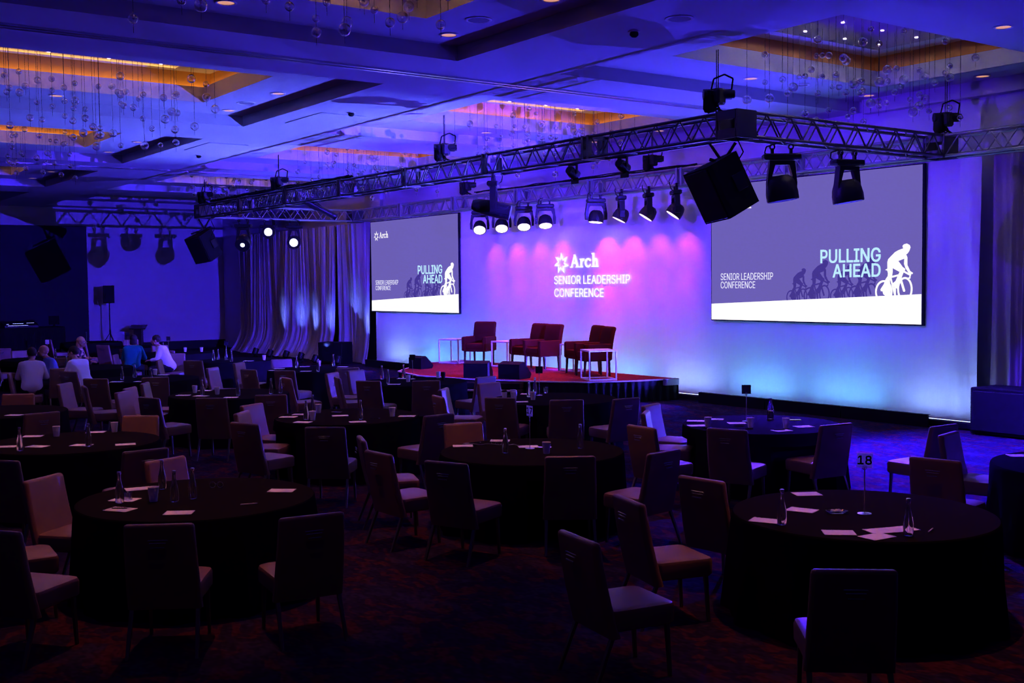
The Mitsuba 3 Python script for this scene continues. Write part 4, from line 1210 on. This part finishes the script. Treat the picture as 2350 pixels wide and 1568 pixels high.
for x, y, a, lb in ((-9.06, 3.48, 60, 'pair of folded eyeglasses on the nearest left table'), (-9.6, 6.75, 50, 'pair of folded eyeglasses beside notepads on the nearest central table')):
    k = thing('eyeglasses', lb, 'glasses')
    tw = place(x, y, TT, a)
    fr = cat(*[moved(trimesh.creation.torus(.024, .002, 18, 5), (s_ * .032, 0, .026), trimesh.transformations.rotation_matrix(math.pi / 2, [1, 0, 0])) for s_ in (-1, 1)], tube((-.01, 0, .032), (.01, 0, .032), .002, 5))
    part(k, 'frame', shape(fr, 'chrome', True), tw, kind='stuff')
    for s_ in (-1, 1):
        part(k, 'temple_arm', shape(tube((s_ * .056, .002, .03), (s_ * -.05, .02 + .012 * s_, .006), .002, 5), 'base_dark', True), tw)
for x, y, a, lb in ((-13.47, 6.86, 40, 'black phone lying on the blue-lit central table'), (-9.1, 7.0, 50, 'black phone lying on the nearest central table'), (-8.95, 10.72, 50, 'black phone behind the red drink')):
    k = thing('phone', lb, 'phone')
    tw = place(x, y, TT, a)
    part(k, 'body', shape(rbox(-.075, .075, -.036, .036, 0, .008, .003), 'black_metal', False), tw)
    part(k, 'screen', shape(rbox(-.07, .07, -.032, .032, .008, .0085, .0002), 'mirror_panel', False), tw)
k = thing('lanyard', 'tangled grey lanyard on the nearest central table', 'lanyard')
pts = [(-9.82 + .1 * i * .35 + .02 * math.sin(i * 2.1), 6.5 + .03 * i + .035 * math.sin(i * 1.3), TT + .006 + .004 * (i % 2)) for i in range(14)]
part(k, 'strap', shape(rod_path(pts, .006, 6), 'leg_metal', True))
part(k, 'badge', shape(moved(rbox(-.045, .045, -.03, .03, 0, .003, .001), (-9.86, 6.56, TT)), 'plastic_white', False))

# ------------------------------------------------------------------ loudspeakers on the floor, lectern, booth, floor lamps
k = thing('subwoofer', 'large black speaker box on the floor at the right edge, below the brown drapes', 'loudspeaker')
tw = place(-9.45, 16.45, 0, 0)
part(k, 'cabinet', shape(rbox(-.52, .5, -.36, .34, .02, .74, .015), 'black_matte', False), tw)
part(k, 'grille', shape(rbox(-.48, .46, -.385, -.36, .07, .69, .006), 'grille', False), tw)
part(k, 'feet', shape(cat(*[rbox(a - .04, a + .04, b - .04, b + .04, 0, .025, .004) for a in (-.42, .4) for b in (-.28, .26)]), 'black_metal', False), tw, kind='stuff')
k = thing('subwoofer', 'black speaker box on the floor between the grey drapes and the left screen', 'loudspeaker')
tw = place(-31.9, 16.25, 0, 30)
part(k, 'cabinet', shape(rbox(-.45, .45, -.3, .3, 0, .68, .012), 'black_matte', False), tw)
part(k, 'grille', shape(rbox(-.3, .43, -.32, -.3, .03, .65, .006), 'grille', False), tw)
part(k, 'handle', shape(rbox(.02, .14, -.327, -.319, .3, .38, .004), 'black_metal', False), tw)
for i, (x, y) in enumerate(((-37.0, 15.75), (-35.72, 15.72), (-34.7, 15.85), (-33.3, 15.72), (-31.8, 15.5), (-30.75, 15.75))):
    k = thing('floor_lamp_can', f'small black floor lamp at the grey drapes, {nth(i, 6, "")} of six', 'stage light', 'black floor lamps along the grey drapes')
    M = orient((-.1, .45, .9)); M[:3, 3] = (x, y, .2)
    part(k, 'can', shape(lathe([(0, -.14), (.07, -.13), (.1, -.08), (.1, .1), (.09, .1), (.088, .08), (0, .08)], 18), 'black_metal', 35), npT(M))
    part(k, 'yoke', shape(cat(rbox(x - .13, x - .115, y - .02, y + .02, 0, .22, .003), rbox(x + .115, x + .13, y - .02, y + .02, 0, .22, .003), rbox(x - .13, x + .13, y - .06, y + .06, 0, .012, .003)), 'black_metal', False))
    lz = trimesh.creation.cylinder(radius=.085, height=.004, sections=18)
    lz.apply_translation((0, 0, .083))
    part(k, 'lens', shape(lz, 'lamp_lens_off', False), npT(M))
k = thing('stand_speaker', 'black loudspeaker on a pole in front of the blue side wall', 'loudspeaker')
sx, sy = -43.3, 12.62
tw = place(sx, sy, 0, 70)
cab = prism(P([(-.2, -.18), (.2, -.18), (.14, .18), (-.14, .18)]), .66)
part(k, 'cabinet', shape(moved(cab, (0, 0, 1.9)), 'black_matte', False), tw)
part(k, 'grille', shape(rbox(-.18, .18, -.195, -.18, 1.93, 2.53, .005), 'grille', False), tw)
k = thing('speaker_stand', 'black tripod pole stand under the loudspeaker by the blue side wall', 'stand')
part(k, 'pole', shape(tube((sx, sy, .1), (sx, sy, 1.9), .02, 10), 'black_metal', True))
part(k, 'collar', shape(tube((sx, sy, .75), (sx, sy, .88), .035, 10), 'black_metal', 30))
for i in range(3):
    a = 2.094 * i + .4
    part(k, 'leg', shape(tube((sx, sy, .78), (sx + .5 * math.cos(a), sy + .5 * math.sin(a), .012), .013, 8), 'black_metal', True))
k = thing('lectern', 'dark wooden lectern standing by the blue side wall behind the seated couple', 'lectern')
tw = place(-43.2, 13.65, 0, 60)
part(k, 'column', shape(loft([ring3(.34, .3, .02, .03), ring3(.3, .26, .02, .9)]), 'dark_wood', 30), tw)
part(k, 'foot', shape(rbox(-.25, .25, -.22, .22, 0, .035, .008), 'dark_wood', False), tw)
part(k, 'reading_desk', shape(moved(rbox(-.3, .3, -.22, .22, -.02, .02, .006), (0, 0, .96), trimesh.transformations.rotation_matrix(.3, [1, 0, 0])), 'dark_wood', False), tw)
k = thing('booth_table', 'black draped control table in front of the dark wall panel at far left', 'table')
part(k, 'table_top', shape(rbox(-42.4, -41.4, 8.0, 10.5, 1.08, 1.12, .01), 'black_matte', False))
xs = np.linspace(0, 1, 160)
per = []
for a, b in (((-42.4, 8.0), (-41.4, 8.0)), ((-41.4, 8.0), (-41.4, 10.5)), ((-41.4, 10.5), (-42.4, 10.5))):
    for t in np.linspace(0, 1, 60):
        per.append((a[0] + (b[0] - a[0]) * t, a[1] + (b[1] - a[1]) * t))
per = np.array(per)
wv = .012 * np.sin(np.arange(len(per)) * .9)
rows = [np.column_stack([per[:, 0] + wv * f, per[:, 1] + wv * f, np.full(len(per), z)]) for z, f in ((1.1, 0), (.7, 1), (.02, 1.6))]
part(k, 'cloth', shape(gridmesh(np.array(rows)), 'black_cloth', True))
k = thing('mixing_console', 'mixing console with small lit strips on the black draped control table', 'mixer')
part(k, 'body', shape(moved(hull([(-.35, -.55, 0), (.35, -.55, 0), (.35, .55, 0), (-.35, .55, 0), (-.35, -.55, .22), (-.35, .55, .22), (.35, -.55, .08), (.35, .55, .08)]), (-41.85, 9.1, 1.12)), 'black_metal', False))
for i, (a, b, dz) in enumerate(((-.5, -.42, 0), (-.3, .05, .02), (.15, .4, .03), (-.45, .2, -.05))):
    part(k, 'lit_strip', {**shape(rbox(-41.499, -41.492, 9.1 + a, 9.1 + b, 1.24 + dz, 1.255 + dz, .001), 'plastic_white', False), 'emitter': area(.35, .4, .9, w=.02)}, label='small lit strip')
k = thing('booth_monitor', 'small black monitor screen seen from behind on the control table', 'monitor')
part(k, 'panel', shape(rbox(-41.75, -41.7, 10.05, 10.4, 1.2, 1.5, .01), 'black_matte', False))
part(k, 'neck', shape(rbox(-41.76, -41.7, 10.2, 10.26, 1.12, 1.25, .005), 'black_matte', False))
part(k, 'foot', shape(rbox(-41.85, -41.6, 10.12, 10.34, 1.12, 1.13, .004), 'black_matte', False))
# ------------------------------------------------------------------ people
def cap_hull(a, ra, b, rb, n=1):
    s_ = trimesh.creation.icosphere(2, 1.0)
    return m3.Manifold.hull_points(np.vstack([s_.vertices * ra + a, s_.vertices * rb + b]))


def to_tri(M, L=.03, it=8):
    M = M.refine_to_length(L)
    q = M.to_mesh()
    t = trimesh.Trimesh(q.vert_properties[:, :3], q.tri_verts, process=True)
    trimesh.smoothing.filter_taubin(t, iterations=it)
    return t


def limb(pts, rad):
    return [cap_hull(np.array(a, float), ra, np.array(b, float), rb) for a, b, ra, rb in zip(pts[:-1], pts[1:], rad[:-1], rad[1:])]


def union(ms):
    return m3.Manifold.batch_boolean(ms, m3.OpType.Add)


def ell(c, r):
    s_ = trimesh.creation.icosphere(3, 1.0)
    return m3.Manifold.hull_points(s_.vertices * np.array(r) + np.array(c))


def person(x, y, yaw, label, shirt, hair=(.02, .012, .01), skin=(.45, .25, .18), lean=.1, turn=0, hands=None, hairkind='short', side=0.0):
    """seated, facing +y locally; lean forward, head turned by turn degrees"""
    k = thing('person', label, 'person')
    tw = place(x, y, 0, yaw - 90)
    n = k
    for nm, c, r in (('skin', skin, .55), ('shirt', shirt, .85), ('hair', hair, .6)):
        scene[f'{n}_{nm}_mat'] = {'type': 'twosided', 'bsdf': {'type': 'principled', 'base_color': c if isinstance(c, dict) else rgb(*c), 'roughness': r, 'specular': .3}}
    hip, wst = np.array([0, .02, .592]), np.array([side * .3, .04 + lean * .35, .74])
    chest = np.array([side * .7, .05 + lean * .8, .94])
    neck = np.array([side, .06 + lean * 1.15, 1.07])
    hd = neck + np.array([side * .25, .03 + lean * .25, .135])
    hands = hands or [(-.17, .42, .77), (.17, .42, .77)]
    R_ = trimesh.transformations
    HM = R_.translation_matrix(hd) @ R_.rotation_matrix(math.radians(turn), [0, 0, 1])
    tp = lambda p: (HM @ np.array([*p, 1.0]))[:3]

    def head():
        ms = [ell((0, -.01, .03), (.077, .095, .098))]
        ms += [m3.Manifold.hull_points(np.vstack([trimesh.creation.icosphere(2, 1).vertices * r + c for c, r in (((0, .05, -.07), .03), ((-.03, .02, -.05), .04), ((.03, .02, -.05), .04), ((0, .045, .0), .05))]))]
        ms += limb([(0, .088, .02), (0, .108, -.022)], [.009, .014])
        ms += [ell((s_ * .08, -.005, .0), (.012, .022, .032)) for s_ in (-1, 1)]
        ms += [ell((0, .083, -.052), (.026, .012, .009))]
        ms += limb([(-.045, .082, .028), (.045, .082, .028)], [.011, .011])
        m = union(ms)
        return m.transform(HM[:3, :4])

    legs, arms, handm = [], [], []
    for s_ in (-1, 1):
        legs += limb([hip + [s_ * .09, 0, 0], (s_ * .12, .44, .555), (s_ * .11, .42, .10)], [.095, .062, .045])
        legs += limb([(s_ * .11, .42, .08), (s_ * .12, .58, .045)], [.045, .038])
        sh_ = chest + [s_ * .165, 0, .075]
        hn = np.array(hands[(s_ + 1) // 2], float)
        el = (sh_ + hn) / 2 + np.array([s_ * .08, -.05, -.11])
        arms += [(sh_, el, hn)]
        w = hn - el
        w /= np.linalg.norm(w)
        lat = np.cross(w, [0, 0, 1])
        lat /= np.linalg.norm(lat) + 1e-9
        dn = np.cross(w, lat)
        palm = hn + w * .05
        handm += [m3.Manifold.hull_points(np.vstack([trimesh.creation.icosphere(1, .016).vertices + hn + w * a + lat * b for a in (.01, .085) for b in (-.03, .03)]))]
        for j, (b, L) in enumerate(((-.033, .065), (-.011, .075), (.011, .07), (.033, .055))):
            a0 = hn + w * .08 + lat * b
            a1 = a0 + w * L * .55 + np.array([0, 0, -.008])
            a2 = a1 + w * L * .4 + np.array([0, 0, -.02])
            handm += limb([a0, a1, a2], [.0095, .009, .0075])
        t0 = hn + w * .03 - lat * s_ * .03
        handm += limb([t0, t0 + w * .03 - lat * s_ * .025, t0 + w * .06 - lat * s_ * .025 + [0, 0, -.012]], [.011, .0105, .009])
    torso = [m3.Manifold.hull_points(np.vstack([trimesh.creation.icosphere(2, 1).vertices * r + c for c, r in cs])) for cs in (
        [(hip + [s_ * .08, 0, 0], .10) for s_ in (-1, 1)] + [(wst + [s_ * .055, 0, 0], .10) for s_ in (-1, 1)],
        [(wst + [s_ * .055, 0, 0], .10) for s_ in (-1, 1)] + [(chest + [s_ * .085, 0, 0], .105) for s_ in (-1, 1)],
        [(chest + [s_ * .085, 0, 0], .105) for s_ in (-1, 1)] + [(chest + [s_ * .15, 0, .07], .062) for s_ in (-1, 1)] + [(neck, .058)])]
    armm = []
    for sh_, el, hn in arms:
        armm += limb([sh_, el, hn], [.055, .042, .028])
    body = union(torso + legs + armm + handm + limb([neck, hd + [0, 0, -.05]], [.055, .05]) + [head()])
    part(k, 'body', shape(to_tri(body, .022, 4), f'{n}_skin_mat', True), tw)
    sl = []
    for sh_, el, hn in arms:
        sl += limb([sh_, el, el + (hn - el) * .82], [.068, .055, .042])
    big = [m3.Manifold.hull_points(np.vstack([trimesh.creation.icosphere(2, 1).vertices * (r + .014) + c for c, r in cs])) for cs in (
        [(hip + [s_ * .08, 0, .02], .10) for s_ in (-1, 1)] + [(wst + [s_ * .06, 0, 0], .105) for s_ in (-1, 1)],
        [(wst + [s_ * .06, 0, 0], .105) for s_ in (-1, 1)] + [(chest + [s_ * .09, 0, 0], .11) for s_ in (-1, 1)],
        [(chest + [s_ * .09, 0, 0], .11) for s_ in (-1, 1)] + [(chest + [s_ * .15, 0, .07], .064) for s_ in (-1, 1)] + [(neck + [0, 0, -.03], .058)])]
    sm = to_tri(union(big + sl), .03, 8)
    sm.vertices += sm.vertex_normals * (.008 * (meshkit.noise(sm.vertices * 14) - .5))[:, None]
    part(k, 'shirt', shape(sm, f'{n}_shirt_mat', True), tw, label='shirt')
    tl = []
    for s_ in (-1, 1):
        tl += limb([hip + [s_ * .09, 0, 0], (s_ * .12, .44, .555), (s_ * .11, .42, .10)], [.108, .075, .06])
    part(k, 'trousers', shape(to_tri(union(tl), .04, 5), 'base_dark', True), tw, label='dark trousers')
    for s_ in (-1, 1):
        part(k, 'shoe', shape(to_tri(union(limb([(s_ * .11, .40, .06), (s_ * .12, .60, .045)], [.055, .044])), .03, 3), 'black_matte', True), tw)
    if hairkind != 'bald':
        hm = ell((0, -.018, .045), (.086, .1, .1)) - ell((0, .11, -.01), (.09, .085, .09)) - m3.Manifold.cube((.4, .4, .2), True).translate((0, 0, -.15))
        if hairkind == 'long':
            hm = hm + ell((0, -.06, -.05), (.085, .06, .13)) - ell((0, .06, -.05), (.068, .1, .14))
        part(k, 'hair', shape(to_tri(hm.transform(HM[:3, :4]), .02, 3), f'{n}_hair_mat', True), tw, label='hair')
    e_ = cat(*[moved(trimesh.creation.icosphere(1, .011), tp((s_ * .032, .078, .012))) for s_ in (-1, 1)])
    part(k, 'eyes', shape(e_, 'plastic_white', True), tw, kind='stuff')
    return k


def floral_fn(p, n, uv):
    a = fbm(p.x * 16, p.y * 16, p.z * 16, 2)
    return mix((.05, .03, .08), (.75, .45, .4), smoothstep(.46, .56, a))


person(*SEATED[0][:3], 'person in a pale shirt, dark hair, seated back to the camera at far left', (.55, .5, .6), lean=.22, turn=10)
person(*SEATED[1][:3], 'bald person in a blue shirt with lanyard, seated facing the pale-shirted back', (.12, .16, .42), skin=(.42, .2, .14), hairkind='bald', lean=.12, turn=-15)
person(*SEATED[2][:3], 'person with dark hair and white shirt seated right of the bald person', (.75, .72, .78), lean=.16, turn=25)
person(*SEATED[3][:3], 'blonde person in a floral blouse with one arm stretched toward the right', proc(floral_fn), hair=(.5, .3, .16), hairkind='long', lean=.12, hands=[(-.17, .40, .77), (.22, .56, .86)])
person(*SEATED[4][:3], 'person with long dark hair and teal top seated before the lectern, back turned', (.005, .16, .19), hairkind='long', lean=.12)
person(*SEATED[5][:3], 'person in a white shirt leaning toward the teal-topped neighbour', (.8, .78, .84), lean=.2, turn=10, side=.05)
